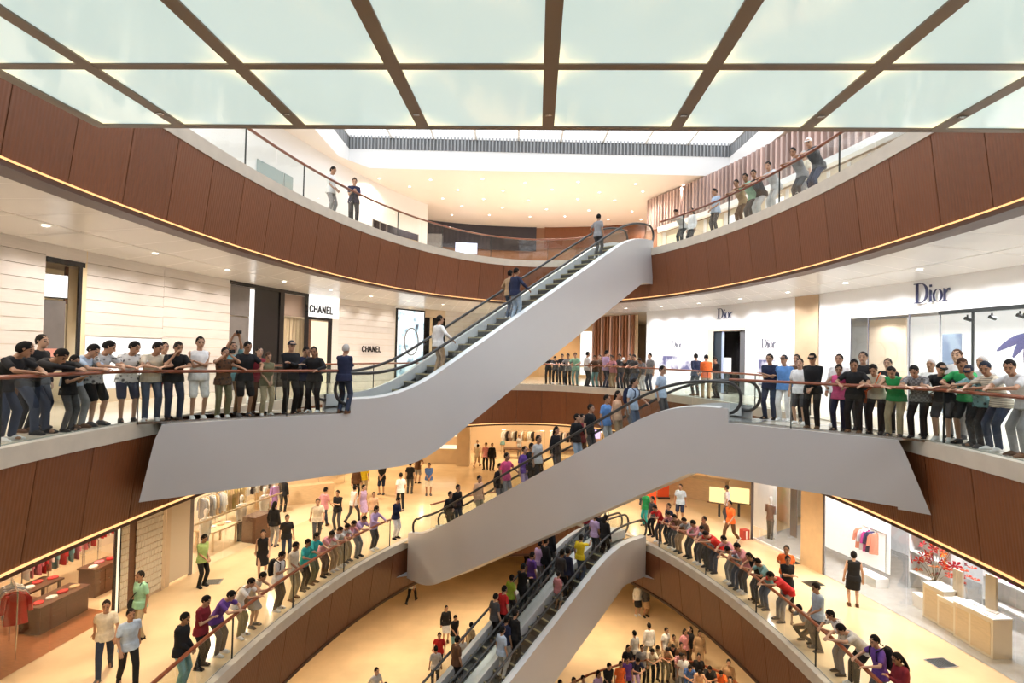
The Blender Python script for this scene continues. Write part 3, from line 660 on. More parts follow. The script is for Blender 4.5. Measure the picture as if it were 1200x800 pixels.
for px, wd, z0, z1, lab in ((791, 1.15, .95, 1.62, 'wide blue and white picture panel low on the white wall left of the dark doorway'), (906, .8, .5, 1.55, 'pale picture panel on the white wall between dark doorway and beige pier')):
    th = wall_th(px, 1.6, 1); p = wallc(th, -.03); q = wallc(th-.01)-wallc(th+.01); t = thing('picture_panel', lab, 'poster', (p.x, p.y, 0), math.atan2(q.y, q.x))
    b = MB(); b.box(-wd, wd, -.02, .02, z0, z1); b.build('print', pic_mat('soft_print_%d' % px, (.10, .10, .22), (.85, .86, .92)), t); b = MB(); b.box(-wd-.03, wd+.03, -.01, .03, z0-.03, z1+.03); b.build('frame', M_WHITE, t)
w2 = struct('window_2')
for a0, a1 in ((997, 1016.5), (1017.5, 1064), (1065, 1100), (1101, 1138), (1140.5, 1210), (1211, 1300), (1301, 1420)): wseg(a0, a1, .12, 3.02, 1.6, 1, 'pane', M_SHOPGL, w2, off=.02, thick=.012)
for a0 in (996, 1016.5, 1064.5, 1100.5): wseg(a0, a0+1, .12, 3.02, 1.6, 1, 'mullion', M_GREYL, w2, off=.0, thick=.05)
wseg(1138, 1140.6, .12, 3.02, 1.6, 1, 'mullion', M_POST, w2, off=.0, thick=.06); wseg(1099, 1420, 2.94, 3.04, 1.6, 1, 'dark_head', M_POST, w2, off=-.03, thick=.1)
wseg(1016, 1062, .0, 3.02, 1.6, 1, 'beige_back', mat('pale_peach_panel', (.80, .62, .45), .6), w2, off=1.2); wseg(1062, 1420, 0, 3.1, 1.6, 1, 'glowing_back', mat('glowing_shop_back', (.9, .9, .9), .5, emit=(.95, .97, 1), estr=.35), w2, off=1.9)  # rear shop wall is no lamp; its brightness is put into its own emission
wseg(996, 1018, 0, 3.02, 1.6, 1, 'pale_back', M_WHITEW, w2, off=1.7)
wseg(1104, 1126, .1, 2.45, 1.6, 1, 'blue_grey_screen', pic_mat('blue_grey_screen', (.16, .22, .34), (.30, .38, .50)), w2, off=1.0)
for px in (1122, 1150, 1182, 1190):
    p = wallc(wall_th(px, 1.6, 1), .35); t = thing('track_spotlight', 'small dark spotlight under the window head of the right shop', 'spotlight', (p.x, p.y, 2.92), .4, 'spotlights of the right shop window'); b = MB(); b.tube([(0, 0, 0), (0, 0, -.10)], .02, 6); b.build('stem', M_POST, t); b = MB(); b.tube([(-.07, .02, -.10), (.08, -.04, -.15)], .05, 8); b.build('head', M_POST, t)
def frond(px, z, off, sc, lab):
    p = wallc(wall_th(px, 1.6, 1), off); t = thing('hanging_leaf_decoration', lab, 'decoration', (p.x, p.y, z), math.radians(-70)); rr = random.Random(px); m = mat('navy_leaf', (.10, .10, .26), .5)
    b = MB(); b.tube([(0, 0, .02), (.1*sc, 0, .04)], .02, 5); b.build('stem', m, t)
    for i in range(7):
        a = -2.7+i*.42; L = sc*rr.uniform(.55, .95); b = MB(); pts = [(L*f*math.cos(a), .05*f, L*f*math.sin(a)*(.5+.6*f)) for f in np.linspace(0, 1, 6)]
        wv = [.015*sc+.085*sc*math.sin(math.pi*f)**.8 for f in np.linspace(0.05, .98, 6)]; n = Vector((-math.sin(a), 0, math.cos(a)))
        b.grid([[Vector(q)+n*w_ for q, w_ in zip(pts, wv)], [Vector(q)+Vector((0, -.02, 0)) for q in pts], [Vector(q)-n*w_ for q, w_ in zip(pts, wv)]]); b.build('leaf', m, t, True)
frond(1192, 2.35, .5, 1.05, 'large navy leaf cluster hanging in the right shop window'); frond(1147, .98, .6, .4, 'small grey navy leaf sprig in the right shop window by the dark mullion')
# ---- middle floor, far end: beige wall, bright window, brown slatted screen
b = MB(); b.box(-9.5, 7.4, 39.5, 39.7, 0, 4.0); b.build('wall_back', mat('warm_beige_wall', (.74, .50, .28), .6), kind='structure')
w3 = struct('window_3'); b = MB(); b.box(4.75, 6.05, 39.38, 39.48, .2, 3.2); b.build('bright_pane', M_LITW, w3); b = MB(); b.box(4.7, 4.76, 39.34, 39.49, .1, 3.25); b.box(6.05, 6.11, 39.34, 39.49, .1, 3.25); b.box(4.7, 6.11, 39.34, 39.49, .7, .78); b.build('frame', M_BEIGE, w3)
ss = thing('slatted_screen', 'tall brown slatted screen with pale strips at the far middle floor', 'screen', (6.0, 34.0, 0), -.95); M_RB = mat('red_brown_slat', (.26, .10, .05), .35, noise=.1)
for i in range(14):
    b = MB(); b.box(-.05, .05, -.08, .08, 0, 3.95); b.build('slat', M_RB if i % 3 else mat('rose_slat', (.62, .40, .34), .35), ss, loc=(-1.6+.25*i, .0, 0))
b = MB(); b.box(-1.8, 1.9, .12, .16, 0, 3.95); b.build('backing_sheet', M_OAK, ss)
# ---------------------------------------------------------------- lower floor, left
def patch(pts_px, z, name, m, dz=.006):
    b = MB(); b.poly([(q.x, q.y, z+dz) for q in (onz(x, y, z) for x, y in pts_px)]); return b.build(name, m, kind='structure')
def garment_mesh(key, long=.75, sleeve=.35):
    b = MB(); w_ = .21; X, Y = V(1, 0, 0), V(0, 1, 0)
    loft(b, [(V(0, 0, -long), w_+.02, .05, X, Y), (V(0, 0, -long*.5), w_-.01, .05, X, Y), (V(0, 0, -.12), w_, .05, X, Y), (V(0, 0, -.04), .15, .04, X, Y), (V(0, 0, 0), .06, .03, X, Y)], 10)
    for s in (1, -1): loft(b, [(V(s*.27, 0, -.12-sleeve), .05, .03, X, Y), (V(s*.23, 0, -.16), .055, .035, X, Y), (V(s*.16, 0, -.05), .05, .035, X, Y)], 8)
    return b.mesh(key, M_WHITE, True)
def V(*a): return Vector(a)
def loft(b, secs, n=16):
    rows = [[c+wx*rx*math.cos(2*math.pi*q/n)+wy*ry*math.sin(2*math.pi*q/n) for q in range(n)] for c, rx, ry, wx, wy in secs]
    k = len(b.v); b.grid(rows, 0, True); m = len(rows); b.f.append(tuple(k+q for q in range(n-1, -1, -1))); b.f.append(tuple(k+(m-1)*n+q for q in range(n))); b.mi += [0, 0]
G_SHIRT = garment_mesh('garment'); G_DRESS = garment_mesh('garment', 1.05, .2)
HB = MB(); HB.tube([(-.17, 0, -.05), (0, 0, .015), (.17, 0, -.05)], .008, 5); HB.tube([(0, 0, .01), (0, 0, .05), (.02, 0, .07)], .005, 5); ME_HANG = HB.mesh('hanger', M_STEEL)
def fabric(c): return mat('fabric_%02d%02d%02d' % tuple(int(99*x) for x in c), c, .85, spec=.2)
def clothes_rail(loc, rz, length, cols, label, glabel, group, z=1.55, step=.16, m=M_STEEL, dress=False):
    t = thing('clothes_rail', label, 'clothes rail', loc, rz)
    b = MB(); b.tube([(-length/2, 0, z+.07), (length/2, 0, z+.07)], .016, 6); b.build('rail', m, t)
    for s in (-1, 1): b = MB(); b.tube([(s*length/2, 0, 0), (s*length/2, 0, z+.07)], .016, 6); b.build('upright', m, t)
    n = int((length-.2)/step); rr = random.Random(int(abs(loc[0]*100+loc[1]*10)))
    for i in range(n):
        x = -length/2+.12+step*i; p = Vector(loc)+Matrix.Rotation(rz, 3, 'Z') @ V(x, 0, z)
        c = cols[i % len(cols)] if rr.random() < .75 else rr.choice(cols)
        o = link('garment', G_DRESS if dress else G_SHIRT, None, p, rz+math.pi/2+rr.uniform(-.25, .25)-.5, [fabric(c)]); tag(o, glabel, 'garment', group); link('hanger', ME_HANG, o)
    return t
def table(loc, rz, sx, sy, h, m, label, legs=False, drawers=0):
    t = thing('display_table', label, 'table', loc, rz); b = MB(); b.box(-sx/2-.03, sx/2+.03, -sy/2-.03, sy/2+.03, h-.05, h); b.build('top', m, t)
    if legs:
        for x in (-1, 1):
            for y in (-1, 1): b = MB(); b.box(x*(sx/2-.05)-.03, x*(sx/2-.05)+.03, y*(sy/2-.05)-.03, y*(sy/2-.05)+.03, 0, h-.05); b.build('leg', m, t)
    else:
        b = MB(); b.box(-sx/2, sx/2, -sy/2, sy/2, 0, h-.05); b.build('body', m, t)
        for i in range(drawers):
            for fy in (-1, 1):
                b = MB(); x0 = -sx/2+sx*i/drawers+.04; b.box(x0, x0+sx/drawers-.08, fy*sy/2-.012, fy*sy/2+.012, .12, h-.12); dr = b.build('drawer', m, t); b = MB(); b.ball((x0+sx/drawers/2-.04, fy*(sy/2+.025), h*.5), .02, .02, .02, 6, 4); b.build('knob', M_STEEL, dr)
    return t
def folded(loc, rz, n, cols, label, group):
    rr = random.Random(int(abs(loc[0]*77+loc[1]*13)*10))
    for i in range(n):
        b = MB(); sx, sy, h = .15, .12, .035+.02*rr.random(); loft(b, [(V(0, 0, 0), sx*.95, sy*.95, V(1, 0, 0), V(0, 1, 0)), (V(0, 0, h*.5), sx, sy, V(1, 0, 0), V(0, 1, 0)), (V(0, 0, h), sx*.9, sy*.9, V(1, 0, 0), V(0, 1, 0))], 8)
        p = Vector(loc)+Matrix.Rotation(rz, 3, 'Z') @ V(-.35*(n-1)/2+.35*i, rr.uniform(-.08, .08), 0)
        o = b.build('folded_garment', fabric(cols[i % len(cols)]), None, True, loc=p); o.rotation_euler = (0, 0, rz+rr.uniform(-.3, .3)); tag(o, label, 'garment', group)
RED, PINKR, WHT, GRYB, TEAL_, TAN_, DKC, PURP = (.55, .05, .05), (.62, .20, .24), (.78, .76, .72), (.30, .33, .40), (.20, .38, .40), (.55, .38, .22), (.05, .04, .04), (.35, .20, .50)
la = struct('wall_left'); ZS, ZT = ZA, ZB-2.0; ZR_ = -4.4
wseg(-420, 395, ZS, ZT+.02, ZR_, -1, 'shop_back', M_WALLO, la, off=5.2)
for px in (136, 200, 225, 331): # party walls
    pass
f1 = struct('floor')
t0, t1 = wall_th(-420, ZR_, -1), wall_th(139, ZR_, -1)
b = MB(); n = 16; b.grid([[tuple(wallc(t0+(t1-t0)*i/n, d))+(ZA+.008,) for i in range(n+1)] for d in (0.0, 5.2)]); b.build('wood_floor', M_WOODF, f1)
t0, t1 = wall_th(226, ZR_, -1), wall_th(400, ZR_, -1)
b = MB(); b.grid([[tuple(wallc(t0+(t1-t0)*i/n, d))+(ZA+.008,) for i in range(n+1)] for d in (0.0, 5.2)]); b.build('pale_shop_floor', mat('pale_shop_floor', (.80, .66, .46), .2), f1)
wseg(-420, 138, ZS+3.55, ZT+.02, ZR_, -1, 'shop_head', M_DKWOOD, la); wseg(226, 400, ZS+3.6, ZT+.02, ZR_, -1, 'shop_head', M_OAK, la)
wseg(134, 137, ZS, ZT, ZR_, -1, 'dark_post', M_BLACK, la); wseg(138, 140, ZS, ZT, ZR_, -1, 'lit_edge', M_LITWARM, la); wseg(140, 141.5, ZS, ZT, ZR_, -1, 'dark_post', M_BLACK, la)
M_SCALE = mat('ivory_relief_tile', (.84, .78, .66), .5)
for (a0, a1) in ((142, 151), (159.5, 190.5)):    # wall of small raised wave tiles
    n = 5 if a1-a0 < 12 else 15
    tm = None
    for i in range(n):
        for k in range(20):
            q0 = a0+(a1-a0)*(i+.5*(k % 2)*.6)/n; q1 = min(a1, q0+(a1-a0)/n*.92); z = ZS+.1+.19*k
            wseg(q0, q1, z, z+.15, ZR_, -1, 'relief_tile', M_SCALE, la, off=-.03-.02*((i+k) % 2), thick=.06)
    wseg(a0, a1, ZS, ZT, ZR_, -1, 'backing_sheet', M_BEIGE, la, off=.0)
wseg(151, 159.5, ZS, ZT, ZR_, -1, 'brown_strip', M_DKWOOD, la); wseg(190.5, 194, ZS, ZT, ZR_, -1, 'steel_post', M_BEIGE, la, off=-.04); wseg(194.5, 200, ZS, ZT, ZR_, -1, 'side_panel', M_BEIGE, la)
wseg(200, 222.5, ZS+.08, ZT, ZR_, -1, 'beige_panel', mat('beige_lacquer', (.70, .62, .50), .4), la); wseg(222.5, 227, ZS, ZT, ZR_, -1, 'dark_post', M_SLATE, la)
w4 = struct('window_4')
for a0, a1 in ((-300, -60), (-58, 60), (62, 118)): wseg(a0, a1, ZS, ZT, ZR_, -1, 'pane', M_SHOPGL, w4, off=0, thick=.012)
for a0, a1 in ((228, 262), (263, 300), (301, 330)): wseg(a0, a1, ZS, ZS+2.9, ZR_, -1, 'pane', M_SHOPGL, w4, off=0, thick=.012)
wseg(228, 331, ZS+1.55, ZS+1.62, ZR_, -1, 'transom', M_OAK, w4, off=.02, thick=.03)
def at_shop(px, d, side=-1, zref=ZR_):
    th = wall_th(px, zref, side, d); p = wallc(th, d); q = wallc(th-.01)-wallc(th+.01); return p, math.atan2(q.y, q.x)
def shop_rail(px, d, L, cols, lab, gl, gr, side=-1, **k):
    p, a = at_shop(px, 0 if d > 10 else d, side)
    if d > 10: p = onz(px, d, ZA)
    return clothes_rail((p.x, p.y, ZA), a+k.pop('turn', 0), L, cols, lab, gl, gr, **k)
shop_rail(14, 762, 1.2, [GRYB, RED, WHT], 'clothes rail with striped shirts at the front of the red shop', 'hanging shirt at the front window of the red shop', 'shirts at the red shop window', turn=.9)
shop_rail(62, 702, 2.0, [WHT, TEAL_, PINKR, RED], 'clothes rail with pale shirts at the back of the red shop', 'pale hanging shirt at the back of the red shop', 'pale shirts at the back of the red shop', z=1.7)
shop_rail(86, 684, 1.8, [PINKR, RED, WHT, PINKR], 'clothes rail with pink and red shirts on the back wall of the red shop', 'pink or red shirt hanging on the back wall', 'pink and red shirts on the back wall', z=1.75)
shop_rail(121, 668, 1.5, [RED, PINKR, WHT], 'clothes rail with red shirts above the dark chest in the red shop', 'red shirt hanging above the dark chest', 'red shirts above the dark chest', z=1.9)
p, a = onz(117, 692, ZA), at_shop(117, 0)[1]; table((p.x, p.y, ZA), a, 1.0, .55, .85, M_DKWOOD, 'dark wooden chest of drawers with folded clothes in the red shop', drawers=3); folded((p.x, p.y, ZA+.85), a, 3, [WHT, PINKR, RED, WHT], 'small folded garment on the dark wooden chest', 'folded clothes on the dark chest')
p, a = onz(64, 728, ZA), at_shop(64, 0)[1]; table((p.x, p.y, ZA), a, 1.5, .6, .72, M_DKWOOD, 'long dark wooden display table near the window of the red shop', drawers=2); folded((p.x, p.y, ZA+.72), a, 4, [RED, WHT, RED, TAN_, RED], 'folded garment on the long dark table near the window', 'folded clothes on the long dark table')
p, a = onz(38, 722, ZA), at_shop(40, 0)[1]; table((p.x, p.y, ZA), a, 1.2, .6, .85, M_DKWOOD, 'dark wooden table with red caps in the middle of the red shop', legs=True); folded((p.x, p.y, ZA+.85), a, 4, [RED, WHT, RED, RED], 'red cap or folded garment on the middle table of the red shop', 'red caps on the middle table')
def mannequin(loc, rz, top, bot, label, dress=False):
    t = thing('mannequin', label, 'mannequin', loc, rz); X, Y = V(1, 0, 0), V(0, 1, 0)
    b = MB(); loft(b, [(V(0, 0, .80), .17, .12, X, Y), (V(0, 0, 1.0), .13, .10, X, Y), (V(0, 0, 1.25), .17, .11, X, Y), (V(0, 0, 1.40), .15, .08, X, Y), (V(0, 0, 1.45), .06, .05, X, Y), (V(0, 0, 1.53), .045, .045, X, Y), (V(0, .02, 1.60), .07, .09, X, Y), (V(0, .02, 1.72), .06, .08, X, Y), (V(0, .02, 1.77), .02, .03, X, Y)], 12)
    for s in (1, -1): loft(b, [(V(s*.22, .03, .82), .03, .03, X, Y), (V(s*.24, 0, 1.1), .04, .04, X, Y), (V(s*.18, 0, 1.40), .055, .05, X, Y)], 8)
    b.build('figure', M_WHITE, t, True)
    b = MB(); loft(b, [(V(0, 0, .45 if dress else .78), .24 if dress else .19, .18 if dress else .14, X, Y), (V(0, 0, 1.02), .15, .12, X, Y), (V(0, 0, 1.28), .19, .13, X, Y), (V(0, 0, 1.42), .15, .09, X, Y)], 12)
    for s in (1, -1): loft(b, [(V(s*.245, 0, 1.08), .055, .055, X, Y), (V(s*.19, 0, 1.40), .07, .06, X, Y)], 8)
    b.build('top', fabric(top), t, True)
    b = MB()
    for s in (1, -1): loft(b, [(V(s*.09, 0, .03), .05, .06, X, Y), (V(s*.09, 0, .45), .065, .07, X, Y), (V(s*.085, 0, .85), .10, .11, X, Y)], 10)
    b.build('trousers', fabric(bot), t, True); b = MB(); b.lathe([(0, 0), (.2, 0), (.2, .02), (0, .02)], 14); b.build('base', M_STEEL, t)
for px, d, top, bot, lab in ((241, .7, WHT, GRYB, 'white-topped mannequin at the left of the pale lower left shop'), (283, .8, WHT, DKC, 'mannequin in a white coat in the middle of the pale lower left shop'), (310, .9, WHT, WHT, 'all-white mannequin at the right of the pale lower left shop'), (322, 1.6, PURP, PURP, 'purple-clad mannequin at the back of the pale lower left shop')):
    p, a = at_shop(px, d); mannequin((p.x, p.y, ZA), a+math.pi, top, bot, lab)
shop_rail(249, 634, 1.5, [GRYB, WHT, TAN_], 'clothes rail with grey and white tops in the pale shop', 'grey or white top hanging in the pale shop', 'tops in the pale shop', z=1.8)
shop_rail(270, 618, 1.8, [(.50, .36, .16), TAN_, (.38, .30, .12)], 'clothes rail with ochre garments in the pale shop', 'ochre garment hanging in the pale shop', 'ochre garments in the pale shop', z=1.8, dress=True)
shop_rail(303, 602, 2.0, [WHT, (.6, .45, .42), DKC, WHT], 'clothes rail with white and dark garments in the pale shop', 'white or dark garment hanging in the pale shop', 'white and dark garments in the pale shop', z=1.8)
p, a = at_shop(287, .75); box_thing('display_plinth', 'dark brown plinth standing in the pale lower left shop', 'plinth', (p.x+.5, p.y, ZA), .9, .6, 1.0, M_DKWOOD, a)
p, a = at_shop(255, 1.2); table((p.x, p.y, ZA), a, 1.3, .8, .75, M_OAK, 'oak table with white folded clothes in the pale shop', legs=True); folded((p.x, p.y, ZA+.75), a, 4, [WHT, WHT, TAN_, WHT], 'folded white garment on the oak table', 'folded clothes on the oak table')
# further along: oak counter, purple clothes, back wall
for x, y, rz, L, cols, lab, gl, gr in ((-9.6, 31.0, 1.45, 3.2, [PURP, WHT, (.5, .3, .6), GRYB], 'clothes rail with purple and white garments beyond the pale shop', 'purple or white garment beyond the pale shop', 'purple and white garments'), (-9.8, 35.0, 1.4, 3.2, [WHT, (.6, .5, .6), WHT], 'clothes rail with white garments at the far left', 'white garment at the far lower left', 'white garments at the far left'), (-7.6, 40.5, .2, 3.4, [DKC, (.2, .15, .12), WHT], 'clothes rail with dark garments at the far lower left', 'dark garment at the far lower left', 'dark garments at the far left')):
    clothes_rail((x, y, ZA), rz, L, cols, lab, gl, gr, z=1.8)
p = onz(358, 592, ZA); box_thing('oak_counter', 'low oak counter before the purple clothes on the lower left', 'counter', (p.x-.6, p.y+.2, ZA), 3.6, .5, .9, M_OAK, .5)
lb = struct('wall_back'); b = MB(); b.box(-13, 13, 44.0, 44.3, ZA, ZB-1.9); b.build('back_wall', mat('warm_back_wall', (.66, .50, .34), .6), lb)
b = MB(); b.box(-13, -12.8, 22, 44, ZA, ZB-1.9); b.box(12.8, 13.0, 26, 44, ZA, ZB-1.9); b.build('side_wall', M_WALLO, lb)
p0 = onz(490, 543, ZA); p1 = onz(534, 545, ZA)
cs = thing('jewel_counter', 'long beige counter with a bright glass top at the far end of the lower floor', 'counter', ((p0.x+p1.x)/2, p0.y+.9, ZA)); L = (p1-p0).length; b = MB(); b.box(-L/2, L/2, -.7, .7, 0, 1.0); b.build('body', M_BEIGE, cs); b = MB(); b.box(-L/2, L/2, -.7, .7, 1.01, 1.04); b.build('lit_top', M_LITWARM, cs); b = MB(); b.box(-L/2, L/2, .9, 1.1, 1.6, 2.2); b.build('lit_fascia', M_LITWARM, cs)
p = onz(542, 546, ZA); cl = struct('wall_pier'); b = MB(); b.box(p.x-.42, p.x+.45, p.y, p.y+.9, ZA, ZB-2.0); b.build('pier', M_BEIGE, cl)
for x, cols, lab, gl, gr in ((1.0, [(.5, .38, .3), WHT, DKC, TAN_], 'clothes rail at the back of the lower floor behind the pier', 'garment on the first back rail of the lower floor', 'garments on the first back rail'), (4.6, [WHT, (.55, .4, .35), DKC], 'clothes rail at the back of the lower floor near the white sign', 'garment on the second back rail of the lower floor', 'garments on the second back rail'), (8.4, [TAN_, WHT, (.6, .3, .25)], 'clothes rail at the back right of the lower floor', 'garment on the third back rail of the lower floor', 'garments on the third back rail')):
    clothes_rail((x, 42.6, ZA), 0, 3.2, cols, lab, gl, gr, z=1.75)
for x, lab in ((.6, 'dark low table before the first back rail on the lower floor'), (4.4, 'dark low table before the second back rail on the lower floor')): table((x, 41.2, ZA), 0, 2.0, .7, .7, M_DKWOOD, lab, legs=True)
p = onz(664, 504, ZA+1); t = thing('lit_sign', 'violet-white lit panel at the back of the lower floor', 'sign', (6.4, 43.6, ZA+1.2)); b = MB(); b.box(-.5, .5, -.05, .05, 0, 1.3); b.build('panel', emis('violet_lit', (.85, .55, 1), 1.3), t)
# ---------------------------------------------------------------- lower floor, right
ra = struct('wall_right'); wseg(880, 1420, ZS, ZT+.02, ZR_, 1, 'shop_back', M_WHITEW, ra, off=5.0)
f2 = struct('floor'); t0, t1 = wall_th(882, ZR_, 1), wall_th(1420, ZR_, 1)
b = MB(); b.grid([[tuple(wallc(t0+(t1-t0)*i/n, d))+(ZA+.008,) for i in range(n+1)] for d in (0.0, 5.0)][::-1]); b.build('grey_shop_floor', M_GREYF, f2)
wseg(938.5, 964, ZS, ZT, ZR_, 1, 'stone_pier', mat('golden_stone', (.72, .54, .33), .45, noise=.05), ra, off=-.04, thick=.3); wseg(964, 966.5, ZS, ZT, ZR_, 1, 'dark_edge', M_SLATE, ra, off=-.02)
wseg(880, 883, ZS, ZT, ZR_, 1, 'grey_post', M_GREYL, ra); wseg(883, 938, ZS, ZS+.1, ZR_, 1, 'sill', M_WHITE, ra); wseg(883, 910, ZS, ZT, ZR_, 1, 'white_back', M_WHITEW, ra, off=1.6); wseg(926, 934, ZS+.6, ZT, ZR_, 1, 'grey_screen', M_GREYL, ra, off=.6)
wseg(967, 1043, ZS+.35, ZT, ZR_, 1, 'white_back', mat('glowing_shop_back', (.9, .9, .9), .5), ra, off=1.6)
w5 = struct('window_5')
for a0, a1 in ((883.5, 909), (910, 938), (967, 1014), (1015, 1062), (1063, 1120), (1121, 1190), (1191, 1290)): wseg(a0, a1, ZS, ZT, ZR_, 1, 'pane', M_SHOPGL, w5, thick=.012)
p, a = at_shop(903, .9, 1); mannequin((p.x, p.y, ZA), a, (.22, .12, .09), (.10, .09, .08), 'mannequin in a brown top and dark trousers in the white right shop')
shop_rail(1022, 676, 1.15, [(.75, .15, .12), (.7, .7, .72), (.55, .06, .25), (.05, .05, .12), (.8, .3, .2)], 'chrome clothes rail with red, white and navy garments in the bright right shop', 'red, white or navy garment on the chrome rail', 'garments on the chrome rail', 1, z=1.6)
p, a = onz(1020, 682, ZA), at_shop(1020, 0, 1)[1]; box_thing('display_plinth', 'low white plinth below the chrome clothes rail', 'plinth', (p.x, p.y, ZA), 1.0, .5, .3, M_WHITE, a)
M_CRM = mat('cream_laminate', (.82, .70, .54), .4)
def pedestal(px, d, sx, sy, h, lab, back=0, book=True):
    p, a = onz(px, d, ZA), at_shop(px, 0, 1)[1]; t = thing('display_pedestal', lab, 'pedestal', (p.x, p.y, ZA), a); b = MB(); b.box(-sx/2, sx/2, -sy/2, sy/2, 0, h); b.build('body', M_CRM, t)
    b = MB(); b.box(-sx/2-.01, sx/2+.01, -sy/2-.01, sy/2+.01, h, h+.03); b.build('top', M_WHITE, t); b = MB(); b.box(-sx*.4, sx*.4, -sy/2-.012, -sy/2-.001, .08, h-.1); b.build('front_panel', M_OAK, t)
    if back: b = MB(); b.box(-sx/2, -sx/2+.3, sy/2-.06, sy/2, h+.03, h+.03+back); b.build('back_board', M_CRM, t)
    return p, a
for i, (px, d, h, bk, lab) in enumerate(((1103, 728, 1.0, 0, 'cream pedestal with papers at the left of the right-hand row'), (1121, 739, .85, .75, 'cream pedestal with a tall back board second in the right-hand row'), (1141, 752, .95, 0, 'cream pedestal with open books third in the right-hand row'), (1160, 764, 1.0, .9, 'cream pedestal with rounded top at the right end of the row'))):
    p, a = pedestal(px, d, .70, .55, h, lab, bk)
    for k in range(2):
        b = MB(); b.box(-.14, .14, -.1, .1, 0, .012); b.box(-.13, .13, -.09, .09, .012, .02); o = b.build('open_book', M_WHITE, None, loc=(p.x+.22*(k-.5), p.y+.15*(k-.5), ZA+h+.032)); o.rotation_euler = (0, 0, a+.4*k); tag(o, ('left' if k == 0 else 'right')+' paper or open book on the '+['left', 'second', 'third', 'right-end'][i]+' cream pedestal', 'book')
p = onz(1095, 712, ZA); t = thing('flower_arrangement', 'red and orange flower arrangement in a grey vase in the right shop', 'flowers', (p.x, p.y, ZA)); b = MB(); b.lathe([(0, 0), (.16, 0), (.2, .3), (.12, .75), (.16, .8)], 12); b.build('vase', M_SLATE, t, True); rr = random.Random(4)
for i in range(34):
    c = V(rr.gauss(0, .38), rr.gauss(0, .3), 1.55+rr.gauss(0, .38)); b = MB(); b.tube([(0, 0, .75), c*.6+V(0, 0, .35), c], .008, 4)
    b.build('stem', mat('dark_stem', (.10, .09, .04), .7), t) if i % 3 == 0 else None
    b = MB(); TQ = Matrix.Rotation(rr.uniform(-1.4, 1.4), 3, 'X') @ Matrix.Rotation(rr.uniform(-1.4, 1.4), 3, 'Y')
    for q in range(5): an = q*1.257; b.poly([c, c+TQ @ V(.11*math.cos(an-.4), .11*math.sin(an-.4), .05), c+TQ @ V(.17*math.cos(an), .17*math.sin(an), .03), c+TQ @ V(.11*math.cos(an+.4), .11*math.sin(an+.4), .05)])
    b.build('bloom', fabric(rr.choice([(.55, .03, .02), (.62, .09, .02), (.42, .02, .03), (.66, .20, .04)])), t)
p = onz(1126, 722, ZA); t = thing('flower_arrangement', 'smaller red flower bunch beside the cream back board', 'flowers', (p.x, p.y, ZA)); b = MB(); b.lathe([(0, 0), (.14, 0), (.16, .7), (.12, .95)], 12); b.build('vase', M_WHITE, t, True)
for i in range(14):
    c = V(rr.gauss(0, .16), rr.gauss(0, .16), 1.2+rr.gauss(0, .16)); b = MB()
    for q in range(5): an = q*1.257; b.poly([c, c+V(.09*math.cos(an-.4), .09*math.sin(an-.4), .05), c+V(.14*math.cos(an), .14*math.sin(an), .03), c+V(.09*math.cos(an+.4), .09*math.sin(an+.4), .05)])
    b.build('bloom', fabric((.75, .10, .05)), t)
for px, d, lab in ((1098, 700, 'tall white display frame behind the red flowers'), (1192, 738, 'white display cabinet with purple items at the right edge')):
    p, a = onz(px, d, ZA), at_shop(px, 0, 1)[1]; t = thing('display_cabinet', lab, 'cabinet', (p.x, p.y, ZA), a); b = MB(); b.box(-.8, .8, .1, .16, .3, 2.6); b.build('back', M_WHITE, t)
    for x in (-.8, .77): b = MB(); b.box(x, x+.03, -.3, .16, 0, 2.6); b.build('side', M_WHITE, t)
    for z in (.55, 1.25, 1.95): b = MB(); b.box(-.8, .8, -.3, .1, z, z+.03); b.build('shelf', M_WHITE, t)
    if px > 1150:
        for i in range(6):
            b = MB(); b.box(-.07, .07, -.05, .05, 0, .12); q = Vector((p.x, p.y, ZA+1.28+.7*(i // 3)))+Matrix.Rotation(a, 3, 'Z') @ V(-.5+.45*(i % 3), -.1, 0); o = b.build('small_box', fabric((.45, .15, .5) if i % 2 else (.65, .2, .3)), None, loc=q); o.rotation_euler = (0, 0, a); tag(o, 'small purple or pink box on the white cabinet shelves', 'box', 'boxes on the white cabinet')
p, a = onz(1083, 712, ZA), 0; box_thing('stool', 'low white stool on the grey shop floor', 'stool', (p.x, p.y, ZA), .45, .4, .4, M_WHITE, a)
# far right of the lower floor: curved oak counter, dark oval stand, yellow lit panels
p = onz(800, 592, ZA); t = thing('oak_counter', 'long pale oak counter on the far lower right', 'counter', (p.x+.4, p.y+2.2, ZA), -.62); b = MB(); b.box(-2.6, 2.6, -.35, .35, 0, 1.1); b.build('body', M_OAK, t); b = MB(); b.box(-2.65, 2.65, -.4, .4, 1.1, 1.14); b.build('top', M_BEIGE, t)
t = thing('oval_kiosk', 'dark oval kiosk with a bright white top on the far lower right', 'kiosk', (8.1, 35.0, ZA)); b = MB(); b.lathe([(0, 0), (1.5, 0), (1.55, 1.1), (1.5, 1.12), (0, 1.12)], 24); b.build('body', M_BLACK, t, True); b = MB(); b.lathe([(0, 1.14), (1.0, 1.14)], 20); b.build('lit_top', M_LITW, t)
for px, lab in ((843, 'left yellow lit panel on the far lower right'), (866, 'right yellow lit panel on the far lower right')):
    p = onz(px, 590, ZA+.6); t = thing('backlit_board', lab, 'sign', (p.x, p.y, ZA+.65), -.5); b = MB(); b.box(-.46, .46, -.04, .04, 0, .7); b.build('panel', M_LITY, t); b = MB(); b.box(-.57, .57, -.06, .06, -.05, 0); b.build('base', M_DKWOOD, t); b = MB(); b.box(-.05, .05, -.05, .05, -.65, -.05); b.build('post', M_POST, t)
